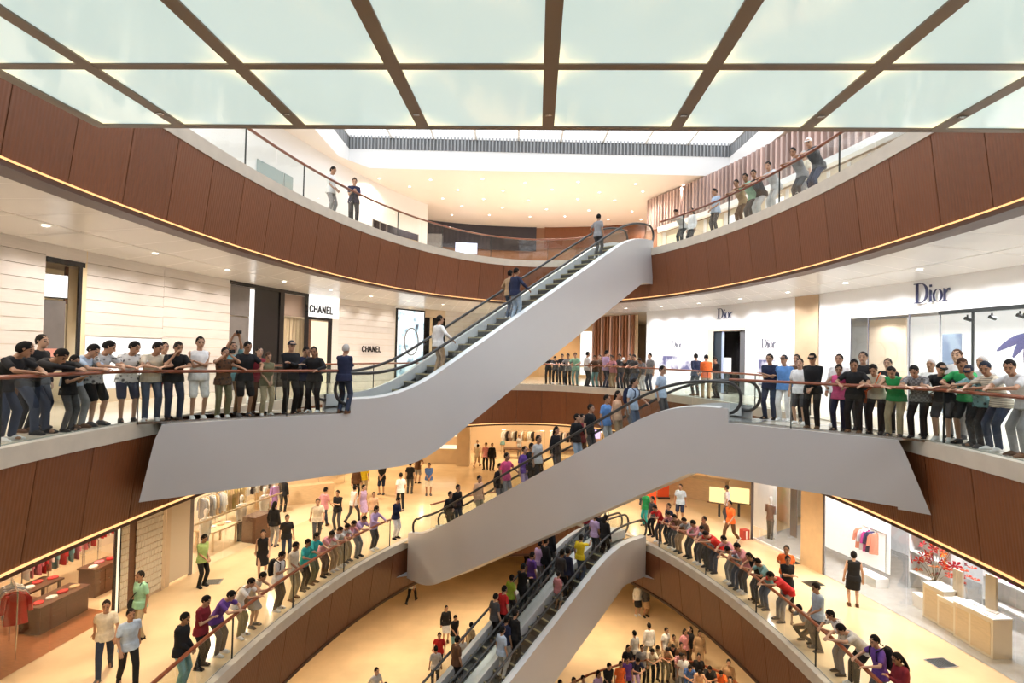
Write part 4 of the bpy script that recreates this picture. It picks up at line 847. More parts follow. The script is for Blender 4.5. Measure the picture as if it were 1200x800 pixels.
for px, py, lab in ((761, 605, 'bright orange upright panel behind the far right crowd, nearer one'), (777, 584, 'bright orange upright panel behind the far right crowd, farther one')):
    p = onz(px, py, ZA); t = thing('orange_banner', lab, 'banner', (p.x, p.y, ZA)); b = MB(); b.box(-.3, .3, -.05, .05, .1, 1.9); b.build('panel', fabric((.85, .12, .04)), t); b = MB(); b.box(-.32, .32, -.18, .18, 0, .1); b.build('foot', M_POST, t)
p = onz(878, 632, ZA); t = thing('red_crate', 'low red and white crate by the grey post of the right shop', 'crate', (p.x-.2, p.y, ZA), .3); b = MB(); b.box(-.16, .16, -.12, .12, 0, .42); b.build('body', fabric((.50, .08, .06)), t); b = MB(); b.box(-.03, .03, -.13, -.12, .05, .38); b.build('stripe', M_WHITE, t)
for px, py, lab in ((926, 659, 'dark square grate in the floor behind the lower right crowd'), (953, 684, 'dark square floor grate right of the orange-shirted person'), (1103, 777, 'dark square floor grate before the cream pedestals'), (248, 682, 'dark square floor grate beside the person in light green')):
    p = onz(px, py, ZA); t = thing('floor_grate', lab, 'grate', (p.x, p.y, ZA+.004), .2); b = MB(); b.box(-.30, .30, -.22, .22, 0, .012); b.build('frame', M_STEEL, t); b = MB()
    for i in range(9): b.box(-.27+.06*i, -.23+.06*i, -.19, .19, .012, .018)
    b.build('slot_bars', M_POST, t)
# ---------------------------------------------------------------- top floor
uc = struct('wall_left'); CB = 31.0
wseg(-420, 436, ZC, ZR+.02, 7.5, -1, 'white_wall', M_WHITEW, uc, by=CB, a=11.6, thick=.1); wseg(490, 500, ZC, ZR, 7.5, -1, 'white_wall', M_WHITEW, uc, by=CB, a=11.6)
wseg(436, 490, ZC+2.6, ZR, 7.5, -1, 'white_head', M_WHITEW, uc, by=CB, a=11.6)
w6 = struct('window_6')
for a0, a1 in ((300, 331), (332, 342)): wseg(a0, a1, ZC, ZC+2.8, 7.0, -1, 'pane', mat('grey_green_pane', (.34, .42, .42), .2), w6, off=-.05, by=CB, a=11.6)
wseg(437, 489, ZC, ZC+2.6, 7.0, -1, 'cafe_back', mat('cafe_wall', (.72, .52, .30), .6), w6, off=1.6, by=CB, a=11.6)
for a0 in (436, 444, 452, 489): wseg(a0, a0+1.2, ZC, ZC+2.6, 7.0, -1, 'mullion', M_SLATE, w6, off=.0, by=CB, a=11.6)
wseg(437, 452, ZC+1.9, ZC+2.0, 7.0, -1, 'transom', M_SLATE, w6, by=CB, a=11.6)
wseg(463, 487, ZC, ZC+2.0, 7.0, -1, 'tan_screen', M_OAK, w6, off=.25, by=CB, a=11.6)
uf = struct('wall_back'); pts = [Vector((.8+15*math.cos(t_), 27+13.6*math.sin(t_))) for t_ in np.linspace(math.pi*.86, math.pi*.12, 60)]
strip(pts, ZC, ZR+.02, .2, 'far_wall', mat('far_brown_wall', (.30, .15, .08), .5), uf)
sel = [q for q in pts if q.x < 2.0]; strip([q+Vector((0, -.25)) for q in sel], ZC+2.9, ZR, .15, 'dark_band', mat('dark_band', (.03, .028, .04), .4), uf)
strip([q+Vector((0, -.25)) for q in pts if 2.1 < q.x < 9], ZC+3.1, ZR, .12, 'brown_band', M_FASC, uf)
strip([q+Vector((0, -.3)) for q in sel if q.x > -6], ZC, ZC+1.5, .1, 'lit_counter_back', M_LITWARM, uf)
t = thing('lit_shop_sign', 'small violet-white lit sign on the dark band at the far top floor', 'sign', (-3.3, 39.0, ZC+2.35), .1); b = MB(); b.box(-.75, .75, -.05, .05, 0, .75); b.build('panel', emis('blue_white_lit', (.8, .8, 1), 1.6), t)
for i, (x, y, wd, c, lab) in enumerate(((-5.9, 35.5, 1.6, (.62, .58, .52), 'pale counter at the left of the far top floor'), (-3.6, 36.2, 2.2, (.86, .80, .70), 'long white counter below the lit sign on the far top floor'), (-.2, 36.4, 1.6, (.55, .36, .22), 'tan counter in the middle of the far top floor'))):
    t = thing('display_counter', lab, 'counter', (x, y, ZC), -.1); b = MB(); b.box(-wd, wd, -.35, .35, 0, 1.05); b.build('body', fabric(c), t); b = MB(); b.box(-wd-.03, wd+.03, -.38, .38, 1.05, 1.09); b.build('top', M_WHITE, t)
t = thing('dark_column', 'dark grey square column on the far top floor left of the white counter', 'column', (-4.75, 34.0, ZC)); b = MB(); b.box(-.42, .42, -.3, .3, 0, 2.6); b.build('shaft', M_SLATE, t); b = MB(); b.box(-.46, .46, -.34, .34, 0, .1); b.build('base', M_POST, t)
t = thing('blue_dome', 'pale blue rounded dome display on the far top floor', 'display', (2.6, 36.0, ZC)); b = MB(); b.lathe([(1.35*math.cos(a), 1.35*math.sin(a)) for a in np.linspace(0, math.pi/2, 9)], 20); b.build('dome', fabric((.42, .50, .80)), t, True); b = MB(); b.lathe([(0, 0), (1.42, 0), (1.42, .06), (0, .06)], 20); b.build('base', M_WHITE, t)
t = thing('tilted_sign', 'white tilted panel beside the blue dome on the far top floor', 'sign', (4.4, 35.4, ZC)); b = MB(); b.poly([(0, 0, .1), (.9, 0, .1), (1.3, 0, 1.9), (.55, 0, 1.9)]); b.poly([(0, .05, .1), (.9, .05, .1), (1.3, .05, 1.9), (.55, .05, 1.9)][::-1]); b.build('panel', M_WHITE, t); b = MB(); b.box(.0, .95, -.2, .25, 0, .1); b.build('foot', M_STEEL, t)
ur = struct('wall_right'); wseg(770, 1420, ZC, ZC+2.6, 7.5, 1, 'shop_front', mat('pale_shopfront', (.86, .78, .64), .5), ur, by=CB, a=11.6, off=.5)
wseg(770, 1420, ZC+2.6, ZR, 7.5, 1, 'slat_backing', mat('mauve_backing', (.30, .19, .16), .6), ur, by=CB, a=11.6, off=.1)
sl = MB(); sl.box(-.07, .07, -.1, .1, 0, 1.75); ME_SL = sl.mesh('slat', mat('mauve_slat', (.55, .40, .36), .5, objvar=.3))
t0, t1 = wall_th(760, 7.5, 1, 0, CB, 11.6), -.05
for i in range(84):
    th = t0+(t1-t0)*i/83; p = wallc(th, -.05, CB, 11.6); q = wallc(th+.01, 0, CB, 11.6)-p; link('slat', ME_SL, ur, (p.x, p.y, ZC+2.75), math.atan2(q.y, q.x))
wseg(770, 1420, ZC+2.5, ZC+2.75, 7.5, 1, 'white_ledge', M_WHITEW, ur, by=CB, a=11.6, off=-.2, thick=.4)
for i, a0 in enumerate(range(776, 1100, 24)):
    wseg(a0, a0+4, ZC, ZC+2.5, 7.0, 1, 'white_pilaster', M_WHITEW, ur, by=CB, a=11.6, off=.35)
    if i % 3 != 1: wseg(a0+5, a0+22, ZC+.3, ZC+2.3, 7.0, 1, 'lit_bay', M_LITW if i % 2 else M_LITWARM, ur, by=CB, a=11.6, off=.45, thick=.03)
w7 = struct('window_7'); wseg(1036, 1420, ZC, ZC+2.4, 7.0, 1, 'dark_window', mat('dark_blue_window', (.03, .05, .09), .2), w7, by=CB, a=11.6, off=.25)
for px in (1046, 1052, 1058, 1064): 
    p = wallc(wall_th(px, 7.0, 1, 0, CB, 11.6), -.1, CB, 11.6); t = thing('gold_leaf_ornament', 'gold leaf ornament on the dark blue window at upper right', 'ornament', (p.x, p.y, ZC+1.5), 1.0, 'gold ornaments at upper right'); b = MB()
    for q in range(5): an = q*1.257; b.poly([(0, 0, 0), (.18*math.cos(an-.4), .03, .18*math.sin(an-.4)), (.30*math.cos(an), 0, .30*math.sin(an)), (.18*math.cos(an+.4), -.03, .18*math.sin(an+.4))])
    b.build('leaves', mat('gold_leaf', (.75, .55, .12), .35, metal=.7), t)
# ---------------------------------------------------------------- ground floor rail and shop lights
gp = [onz(x, y, ZG).to_2d() for x, y in ((640, 850), (690, 822), (735, 806), (775, 801), (815, 806), (850, 822), (880, 846))]
balustrade(gp, ZG, 'low glass rail in front of the ground floor crowd', pw=1.0, posts=True)
for px, d, e, c in ((20, 1.8, 260, (1, .72, .5)), (70, 2.2, 260, (1, .72, .5)), (115, 2.2, 260, (1, .74, .52)), (250, 1.5, 320, (1, .86, .66)), (290, 1.6, 320, (1, .86, .66)), (320, 1.8, 320, (1, .86, .66))):
    p, a = at_shop(px, d); lamp(p.x, p.y, ZB-2.1, e, c, 2.7)
for px, d, e in ((905, .8, 260), (1000, .9, 210), (1040, 1.2, 210), (1090, 1.4, 240), (1140, 1.6, 240), (1185, 1.6, 240)):
    p, a = at_shop(px, d, 1); lamp(p.x, p.y, ZB-2.1, e, (.97, .98, 1), 2.7)
for x, y in ((-6, 39.5), (-1, 41), (3, 41), (7, 41), (8, 36), (-9, 31), (-9, 35)): lamp(x, y, ZB-2.1, 420, (1, .78, .5), 2.7)
for px in (1010, 1040, 1080, 1120, 1160, 1200): p = wallc(wall_th(px, 1.6, 1), .7); lamp(p.x, p.y, 2.95, 45, (1, .98, .95), 2.8)
# unseen spots without fixtures, added to brighten the two middle shop fronts
for px in (20, 60, 110, 150, 190, 230, 262, 300, 345, 375, 405, 430, 455, 480): p = wallc(wall_th(px, 1.6, -1), -1.0); q = wallc(wall_th(px, 1.6, -1), 0); lamp(p.x, p.y, 3.9, 44, (1, .92, .85), 1.9, aim=(q.x, q.y, 1.4))
for px in (765, 785, 805, 825, 850, 880, 905, 930, 960, 985, 1015, 1050, 1085, 1120, 1160, 1200): p = wallc(wall_th(px, 1.6, 1), -1.0); q = wallc(wall_th(px, 1.6, 1), 0); lamp(p.x, p.y, 3.9, 75, (.97, .98, 1), 1.9, aim=(q.x, q.y, 1.6))
for x, y in ((-6, 33.5), (-1, 36), (3, 37), (6, 36.5)): lamp(x, y, 3.9, 200, (1, .8, .58), 2.6)

cb = struct('ceiling'); M_CP = mat('ceiling_panel_white', (.84, .79, .72), .26, objvar=.015); M_CPR = mat('ceiling_panel_cool', (.86, .86, .86), .24, objvar=.015)
nP = 62
for i in range(nP):
    tt = [-.32+(math.pi+.64)*(i+f)/nP for f in (.006, .5, .994)]
    inn = [edge('C', t_, .64) for t_ in tt]; ou = []
    for q in inn:
        d = (q-Vector((.5, 9))).normalized(); lo, hi = 0.0, 9.0
        for _ in range(30):
            m_ = (lo+hi)/2; r_ = q+d*m_
            if ((r_.x-.5)/11.95)**2+((r_.y-8)/27.4)**2 < 1: lo = m_
            else: hi = m_
        ou.append(q+d*lo)
    if inn[1].y < 3: continue
    for f0, f1 in ((0, .495), (.505, 1)):
        b = MB(); P0 = [a.lerp(c, f0) for a, c in zip(inn, ou)]; P1 = [a.lerp(c, f1) for a, c in zip(inn, ou)]; c0 = P0[1]
        L_ = lambda p, z: (p.x-c0.x, p.y-c0.y, z)
        b.grid([[L_(p, 0) for p in P1], [L_(p, 0) for p in P0]]); b.grid([[L_(p, 0) for p in P0], [L_(p, .02) for p in P0]]); b.grid([[L_(p, .02) for p in P1], [L_(p, 0) for p in P1]])
        b.build('ceiling_panel', M_CP if c0.x < 1.5 else M_CPR, cb, loc=(c0.x, c0.y, 3.985))
# ---------------------------------------------------------------- people
M_SKIN = mat('skin', (.60, .37, .25), .55); M_DARK = mat('eye_and_brow', (.03, .02, .018), .5); M_LIP2 = mat('lips', (.42, .17, .13), .5)
def V(*a): return Vector(a)
def capsule(b, p0, p1, r0, r1, n=10, caps=3):
    p0 = Vector(p0); p1 = Vector(p1); t = p1-p0; L = t.length; t = t/L if L > 1e-6 else V(0, 0, 1)
    u = t.cross(V(0, 0, 1)) if abs(t.z) < .9 else t.cross(V(0, 1, 0)); u.normalize(); v = t.cross(u); rows = []
    for k in range(caps+1):
        a = -math.pi/2+math.pi/2*k/caps; rows.append((p0+t*r0*math.sin(a), max(1e-4, r0*math.cos(a))))
    for k in range(caps+1):
        a = math.pi/2*k/caps; rows.append((p1+t*r1*math.sin(a), max(1e-4, r1*math.cos(a))))
    b.grid([[c+(u*math.cos(2*math.pi*q/n)-v*math.sin(2*math.pi*q/n))*r for q in range(n)] for c, r in rows][::-1], 0, True)
def loft(b, secs, n=16):
    """closed stack of ellipses: (centre, half width along wx, half depth along wy, wx, wy)"""
    rows = [[c+wx*rx*math.cos(2*math.pi*q/n)+wy*ry*math.sin(2*math.pi*q/n) for q in range(n)] for c, rx, ry, wx, wy in secs]
    k = len(b.v); b.grid(rows, 0, True); m = len(rows)
    b.f.append(tuple(k+q for q in range(n-1, -1, -1))); b.f.append(tuple(k+(m-1)*n+q for q in range(n))); b.mi += [0, 0]
def remeshed(b, name, voxel, mats, smooth=2, dec=None):
    me = bpy.data.meshes.new('t'); me.from_pydata(b.v, [], b.f); o = bpy.data.objects.new('t', me); COL.objects.link(o)
    r = o.modifiers.new('r', 'REMESH'); r.mode = 'VOXEL'; r.voxel_size = voxel
    if smooth: s = o.modifiers.new('s', 'SMOOTH'); s.factor = .5; s.iterations = smooth
    if dec: d = o.modifiers.new('d', 'DECIMATE'); d.ratio = dec
    dg = bpy.context.evaluated_depsgraph_get(); out = bpy.data.meshes.new_from_object(o.evaluated_get(dg), depsgraph=dg)
    bpy.data.objects.remove(o); bpy.data.meshes.remove(me); out.name = name
    out.materials.clear()
    for m in mats: out.materials.append(m)
    out.polygons.foreach_set('use_smooth', [True]*len(out.polygons)); return out
def ik(a, c, l1, l2, pole):
    """middle joint of a two-bone chain from a to c bending towards pole; also returns the reachable end"""
    a = Vector(a); c = Vector(c); d = c-a; L = d.length
    if L > .985*(l1+l2): c = a+d*(.985*(l1+l2)/L); d = c-a; L = d.length
    L = max(L, abs(l1-l2)+.02); x = (l1*l1-l2*l2+L*L)/(2*L); h = math.sqrt(max(0, l1*l1-x*x)); t = d.normalized()
    p = Vector(pole); p = p-t*p.dot(t); p.normalize(); return a+t*x+p*h, c
# pose: lean, head pitch (down +), head yaw, right wrist, left wrist, arm poles, right ankle, left ankle
POSES = {
 'stand': dict(),
 'lean': dict(lean=.52, hp=.35, wr=(.03, .50, 1.125), wl=(-.05, .46, 1.13), pr=(1, -.2, -.35), pl=(-1, -.2, -.35), back=.13),
 'lean_l': dict(lean=.45, hp=.2, hy=.7, wr=(.07, .48, 1.125), wl=(-.10, .47, 1.13), pr=(1, -.2, -.3), pl=(-1, -.2, -.3), back=.12),
 'lean_r': dict(lean=.50, hp=.3, hy=-.7, wr=(.02, .47, 1.13), wl=(-.08, .50, 1.125), pr=(1, -.2, -.3), pl=(-1, -.2, -.3), back=.13),
 'deep': dict(lean=.85, hp=.35, wr=(.06, .58, 1.10), wl=(-.12, .56, 1.11), pr=(1, -.3, .1), pl=(-1, -.3, .1), back=.24),
 'rail': dict(lean=.12, hp=.25, hy=.15, wr=(.20, .40, 1.12), wl=(-.22, .41, 1.12), pr=(1, -.8, -.2), pl=(-1, -.8, -.2), back=.02),
 'chin': dict(lean=.42, hp=.12, hy=.25, wr=(.07, .30, 1.36), wl=(-.02, .45, 1.125), pr=(.6, .5, -1), pl=(-1, -.2, -.3), back=.11),
 'cross': dict(hp=.12, wr=(-.10, .21, 1.16), wl=(.10, .24, 1.20), pr=(.6, -.2, -.8), pl=(-.6, -.2, -.8)),
 'phone': dict(hp=.45, lean=.06, wr=(.05, .30, 1.20), wl=(-.05, .29, 1.19), pr=(.35, -.3, -1), pl=(-.35, -.3, -1)),
 'photo': dict(lean=.10, wr=(.07, .30, 1.53), wl=(-.07, .30, 1.53), pr=(1, .2, -.8), pl=(-1, .2, -.8), hp=.05),
 'raise': dict(wr=(.07, .22, 1.86), wl=(-.07, .22, 1.86), pr=(1, .3, -.2), pl=(-1, .3, -.2), hp=-.15),
 'walk': dict(lean=.07, ar=(.08, .33, .10), al=(-.08, -.36, .17), wr=(.24, -.22, .86), wl=(-.22, .30, .95), pr=(.4, -1, 0), pl=(-.4, -1, 0), tr=.15, tl=-.75),
 'walk2': dict(lean=.06, ar=(.08, -.28, .13), al=(-.08, .26, .09), wr=(.22, .26, .92), wl=(-.25, -.16, .84), pr=(.4, -1, 0), pl=(-.4, -1, 0), tr=-.55, tl=.1),
 'belly': dict(hp=.35, wr=(.05, .21, .93), wl=(-.05, .22, .95), pr=(.35, -1, -.1), pl=(-.35, -1, -.1)),
 'hips': dict(wr=(.22, .03, 1.03), wl=(-.22, .03, 1.03), pr=(1, -.5, 0), pl=(-1, -.5, 0), hy=.3),
 'behind': dict(wr=(.06, -.20, .96), wl=(-.06, -.19, .95), pr=(1, -.3, 0), pl=(-1, -.3, 0), hy=-.25),
 'esc_r': dict(wr=(.40, .20, 1.02), wl=(-.25, .04, .82), pr=(.6, -1, 0), hy=-.2, ar=(.10, .03, .08)),
 'esc_l': dict(wl=(-.40, .20, 1.02), wr=(.25, .04, .82), pl=(-.6, -1, 0), hy=.2),
 'point': dict(wr=(.10, .50, 1.38), wl=(-.25, .03, .83), pr=(1, -.2, -.5), hp=.1),
 'squat': dict(lean=.55, drop=.42, hp=.1, ar=(.13, .06, .08), al=(-.13, -.08, .10), wr=(.12, .44, .62), wl=(-.12, .44, .62), pr=(1, 0, 0), pl=(-1, 0, 0)),
}
def joints(pose):
    q = POSES[pose]; ln = q.get('lean', 0); bk = q.get('back', 0); dr = q.get('drop', 0)
    J = {}; hip = V(0, -bk-dr*.25, .91-bk*.12-dr); J['hip'] = hip
    R = Matrix.Rotation(-ln, 3, 'X'); J['R'] = R
    def T(x, y, z): return hip+R @ V(x, y, z-.91)
    J['T'] = T; J['neck'] = T(0, .0, 1.44); J['R2'] = R
    hp = q.get('hp', 0)+ln*.55; Rh = Matrix.Rotation(q.get('hy', 0), 3, 'Z') @ Matrix.Rotation(-hp, 3, 'X'); J['Rh'] = Rh
    J['head'] = J['neck']+V(0, 0, 0)+ (R @ V(0, .015, .07))+Rh @ V(0, .025, .09)
    for s, k in ((1, 'r'), (-1, 'l')):
        J['sh'+k] = T(s*.160, .0, 1.372)
        w = q.get('w'+k, (s*.25, .04, .83)); el, wr = ik(J['sh'+k], w, .285, .25, q.get('p'+k, (s*.5, -1, -.1)))
        J['el'+k], J['wr'+k] = el, wr
        J['hp'+k] = hip+V(s*.09, 0, -.03)
        kn, an = ik(J['hp'+k], q.get('a'+k, (s*.105, 0, .085)), .42, .415, (s*.12, 1, 0)); J['kn'+k], J['an'+k] = kn, an
        J['toe'+k] = q.get('t'+k, 0)
    return J
def torso(b, J, inf=0.0, z0=.84, z1=1.43, fem=0):
    R = J['R']; wx = V(1, 0, 0); T = J['T']; S = []
    prof = [(.80, .150, .105), (.88, .165, .115), (.96, .155, .105), (1.06, .140, .098), (1.16, .150, .105), (1.26, .168, .112), (1.33, .165, .103), (1.385, .130, .085), (1.425, .075, .062)]
    for z, rx, ry in prof:
        if z0-.001 <= z <= z1+.001:
            up = z > .9; S.append((T(0, .012 if 1.1 < z < 1.35 else 0, z) if up else J['hip']+V(0, 0, z-.91), rx+inf, ry+inf, wx, R @ V(0, 1, 0) if up else V(0, 1, 0)))
    loft(b, S)
def hand(b, J, k):
    s = 1 if k == 'r' else -1; wr, el = J['wr'+k], J['el'+k]; d = (wr-el).normalized(); u = d.cross(V(0, 0, 1))
    if u.length < .2: u = d.cross(V(0, 1, 0))
    u.normalize(); nrm = u.cross(d); m = wr+d*.055
    loft(b, [(wr-d*.015, .026, .02, u, nrm), (wr+d*.03, .036, .017, u, nrm), (wr+d*.085, .040, .014, u, nrm)], 10)
    for i, (o, L) in enumerate(((-.030, .062), (-.010, .074), (.010, .070), (.030, .054))):
        p = wr+d*.08+u*o; q = p+d*L*.55-nrm*.006; r = q+d*L*.4-nrm*.026
        capsule(b, p, q, .0088, .0082, 6, 2); capsule(b, q, r, .0082, .007, 6, 2)
    p = wr+d*.025-u*s*.03; q = p+d*.03-u*s*.03-nrm*.01; capsule(b, p, q, .012, .010, 6, 2); capsule(b, q, q+d*.03-nrm*.012, .010, .008, 6, 2)
BODY = {}
def body_mesh(pose):
    if pose in BODY: return BODY[pose]
    J = joints(pose); b = MB(); torso(b, J)
    capsule(b, J['T'](0, 0, 1.40), J['head']+V(0, 0, -.05), .056, .052)
    Rh, H = J['Rh'], J['head']; h = lambda x, y, z: H+Rh @ V(x, y, z)
    X, Y, Z = Rh @ V(1, 0, 0), Rh @ V(0, 1, 0), Rh @ V(0, 0, 1)
    loft(b, [(h(0, .02, -.118), .030, .030, X, Y), (h(0, .018, -.095), .052, .062, X, Y), (h(0, .012, -.05), .068, .084, X, Y), (h(0, .004, .0), .075, .094, X, Y), (h(0, -.002, .05), .076, .097, X, Y), (h(0, -.006, .09), .062, .080, X, Y), (h(0, -.008, .112), .030, .042, X, Y)], 16)
    capsule(b, h(0, .094, .012), h(0, .116, -.028), .010, .015, 8); capsule(b, h(-.03, .09, -.062), h(.03, .09, -.062), .010, .010, 6, 2)
    capsule(b, h(-.045, .082, .03), h(.045, .082, .03), .010, .010, 6, 2); capsule(b, h(0, .086, -.10), h(0, .08, -.108), .018, .016, 6, 2)
    for s in (1, -1): loft(b, [(h(s*.070, -.005, -.03), .008, .014, X, Y), (h(s*.080, -.008, .0), .010, .020, X, Y), (h(s*.078, -.010, .025), .008, .016, X, Y)], 8)
    for k in 'rl':
        capsule(b, J['T'](0.07*(1 if k == 'r' else -1), 0, 1.38), J['sh'+k], .052, .050); capsule(b, J['sh'+k], J['el'+k], .047, .036); capsule(b, J['el'+k], J['wr'+k], .037, .024); hand(b, J, k)
        capsule(b, J['hp'+k], J['kn'+k], .085, .052); capsule(b, J['kn'+k], J['an'+k], .052, .034)
        kn, an = J['kn'+k], J['an'+k]; m = kn.lerp(an, .3)+V(0, -.018, 0); capsule(b, m, kn.lerp(an, .55)+V(0, -.008, 0), .050, .040)
        a = J['toe'+k]; f = V(0, math.cos(a), math.sin(a)); capsule(b, an-f*.03-V(0, 0, .04), an+f*.13-V(0, 0, .05), .032, .025)
    me = remeshed(b, 'person', .0095, [M_SKIN, M_DARK, M_LIP2], 1, .45)
    # eyes, brows and mouth: faces of the same skin
    inv = Rh.transposed(); n = len(me.polygons); co = np.empty(n*3); me.polygons.foreach_get('center', co); co = co.reshape(-1, 3)-np.array(H)
    loc = co @ np.array(inv).T; mi = np.zeros(n, np.int32); x, y, z = np.abs(loc[:, 0]), loc[:, 1], loc[:, 2]
    mi[(y > .06) & (((x-.033)/.016)**2+((z-.004)/.0085)**2 < 1)] = 1; mi[(y > .06) & (x > .014) & (x < .054) & (np.abs(z-.032) < .006)] = 1
    mi[(y > .07) & (x < .026) & (np.abs(z+.064) < .007)] = 2
    me.polygons.foreach_set('material_index', mi); BODY[pose] = (me, J); return BODY[pose]
CLOTH = {}
def cloth_mesh(pose, kind):
    """kind: tee, long, tank, jacket / trousers, shorts, skirt, dress"""
    key = (pose, kind)
    if key in CLOTH: return CLOTH[key]
    _, J = body_mesh(pose); b = MB(); T = J['T']; R = J['R']
    if kind in ('tee', 'long', 'tank', 'jacket', 'dress'):
        inf = .030 if kind == 'jacket' else .021; low = .80 if kind in ('jacket', 'dress') else .84
        torso(b, J, inf, low if low > .82 else .80, 1.43)
        loft(b, [(J['hip']+V(0, 0, -.10), .190+inf, .145+inf, V(1, 0, 0), V(0, 1, 0)), (J['hip']+V(0, 0, .06), .172+inf, .120+inf, V(1, 0, 0), V(0, 1, 0))])
        for k in 'rl':
            s = 1 if k == 'r' else -1; capsule(b, T(.05*s, 0, 1.385), T(.145*s, 0, 1.368), .056+inf*.4, .050+inf*.4)
            if kind == 'tank' or kind == 'dress': continue
            e = J['sh'+k].lerp(J['el'+k], .62) if kind == 'tee' else J['el'+k]
            capsule(b, J['sh'+k], e, .049+inf*.5, .050+inf*.55 if kind == 'tee' else .042+inf*.5)
            if kind != 'tee': capsule(b, J['el'+k], J['el'+k].lerp(J['wr'+k], .93), .042+inf*.5, .032+inf*.4)
        if kind == 'dress':
            m = J['knr'].lerp(J['knl'], .5); loft(b, [(J['hip'], .185, .135, V(1, 0, 0), V(0, 1, 0)), (J['hip'].lerp(m, .5), .20, .16, V(1, 0, 0), V(0, 1, 0)), (m+V(0, 0, .02), .205, .17, V(1, 0, 0), V(0, 1, 0))])
    elif kind == 'skirt':
        m = J['knr'].lerp(J['knl'], .5); loft(b, [(T(0, 0, 1.0), .16, .115, V(1, 0, 0), V(0, 1, 0)), (J['hip'], .18, .13, V(1, 0, 0), V(0, 1, 0)), (J['hip'].lerp(m, .5), .20, .16, V(1, 0, 0), V(0, 1, 0)), (m+V(0, 0, .04), .20, .17, V(1, 0, 0), V(0, 1, 0))])
    else:
        loft(b, [(J['hip']+V(0, 0, -.12), .165, .118, V(1, 0, 0), V(0, 1, 0)), (J['hip'], .178, .128, V(1, 0, 0), V(0, 1, 0)), (T(0, 0, 1.02), .160, .116, V(1, 0, 0), R @ V(0, 1, 0))])
        for k in 'rl':
            kn, an = J['kn'+k], J['an'+k]
            if kind == 'trousers': capsule(b, J['hp'+k], kn, .098, .070); capsule(b, kn, an+V(0, 0, -.005), .070, .058)
            else: capsule(b, J['hp'+k], kn+(J['hp'+k]-kn)*.10, .100, .084)
    me = remeshed(b, kind, .0135, [M_WHITE], 2, .5); CLOTH[key] = me; return me
HR = random.Random(5)
def hair_mesh(kind):
    if kind in CLOTH: return CLOTH[kind]
    b = MB(); n = 18; rows = []
    for i in range(9):      # skull cap that comes down lower at the back
        f = i/8; row = []
        for q in range(n):
            a = 2*math.pi*q/n; fr = max(0, math.sin(a)); side_ = abs(math.cos(a))
            drop = {'short': 1.95+.25*max(0, -math.sin(a))-.92*fr**.7, 'bob': 2.45-1.42*fr**.5, 'long': 2.5-1.47*fr**.5, 'cap': 1.55-.25*fr}[kind]
            p = f*drop; wv = 1+HR.uniform(-.02, .055)*(f > .1) if kind != 'cap' else 1
            row.append((.085*wv*math.sin(p)*math.cos(a), -.012+.106*wv*math.sin(p)*math.sin(a), .012+.121*wv*math.cos(p)))
        rows.append(row)
    b.grid(rows, 0, True)
    inner = [[(x*.86, y*.86, z*.9-.004) for x, y, z in r] for r in rows]; b.grid([rows[-1], inner[-1]], 0, True); b.grid(inner[::-1], 0, True)
    if kind == 'long': loft(b, [(V(0, -.085, .02), .07, .035, V(1, 0, 0), V(0, 1, 0)), (V(0, -.10, -.10), .078, .035, V(1, 0, 0), V(0, 1, 0)), (V(0, -.10, -.24), .07, .03, V(1, 0, 0), V(0, 1, 0)), (V(0, -.09, -.33), .035, .018, V(1, 0, 0), V(0, 1, 0))])
    if kind == 'cap': loft(b, [(V(0, .080, .060), .070, .05, V(1, 0, 0), V(0, 1, -.05)), (V(0, .095, .054), .074, .068, V(1, 0, 0), V(0, 1, -.08)), (V(0, .098, .047), .066, .062, V(1, 0, 0), V(0, 1, -.08))])
    CLOTH[kind] = b.mesh('hair', M_WHITE, True, None); return CLOTH[kind]
def shoe_mesh():
    if 'shoe' in CLOTH: return CLOTH['shoe']
    b = MB(); X, Z = V(1, 0, 0), V(0, 0, 1)   # ankle at origin, toes +y
    loft(b, [(V(0, -.075, -.052), .026, .028, X, Z), (V(0, -.06, -.04), .037, .044, X, Z), (V(0, -.01, -.028), .046, .060, X, Z), (V(0, .05, -.040), .049, .046, X, Z), (V(0, .12, -.054), .050, .032, X, Z), (V(0, .17, -.062), .036, .02, X, Z), (V(0, .185, -.066), .016, .014, X, Z)], 12)
    b.box(-.044, .044, -.075, .165, -.086, -.074); CLOTH['shoe'] = b.mesh('shoe', M_WHITE, True, .7); return CLOTH['shoe']
PAL = dict(black=(.016, .016, .018), white=(.80, .80, .80), cream=(.72, .65, .52), grey=(.28, .28, .29), lgrey=(.52, .53, .54), dgrey=(.07, .07, .075), navy=(.022, .028, .065), blue=(.07, .15, .40), lblue=(.42, .53, .68), sky=(.12, .28, .62), jeans=(.085, .115, .18), djeans=(.035, .048, .085), green=(.03, .33, .10), lgreen=(.36, .52, .20), mint=(.30, .58, .42), olive=(.17, .16, .09), khaki=(.46, .38, .25), tan=(.42, .28, .16), brown=(.13, .065, .035), red=(.50, .025, .025), dred=(.20, .02, .03), pink=(.66, .30, .34), hotpink=(.72, .10, .26), orange=(.85, .17, .04), yellow=(.80, .62, .03), purple=(.13, .06, .30), lilac=(.48, .36, .60), teal=(.04, .38, .38), tealp=(.18, .36, .38), lime=(.33, .50, .06), peach=(.75, .47, .30))
HAIRC = {'k': (.012, .010, .009), 'b': (.06, .03, .018), 'g': (.45, .44, .43), 'w': (.8, .8, .8), 'n': (.02, .025, .04)}
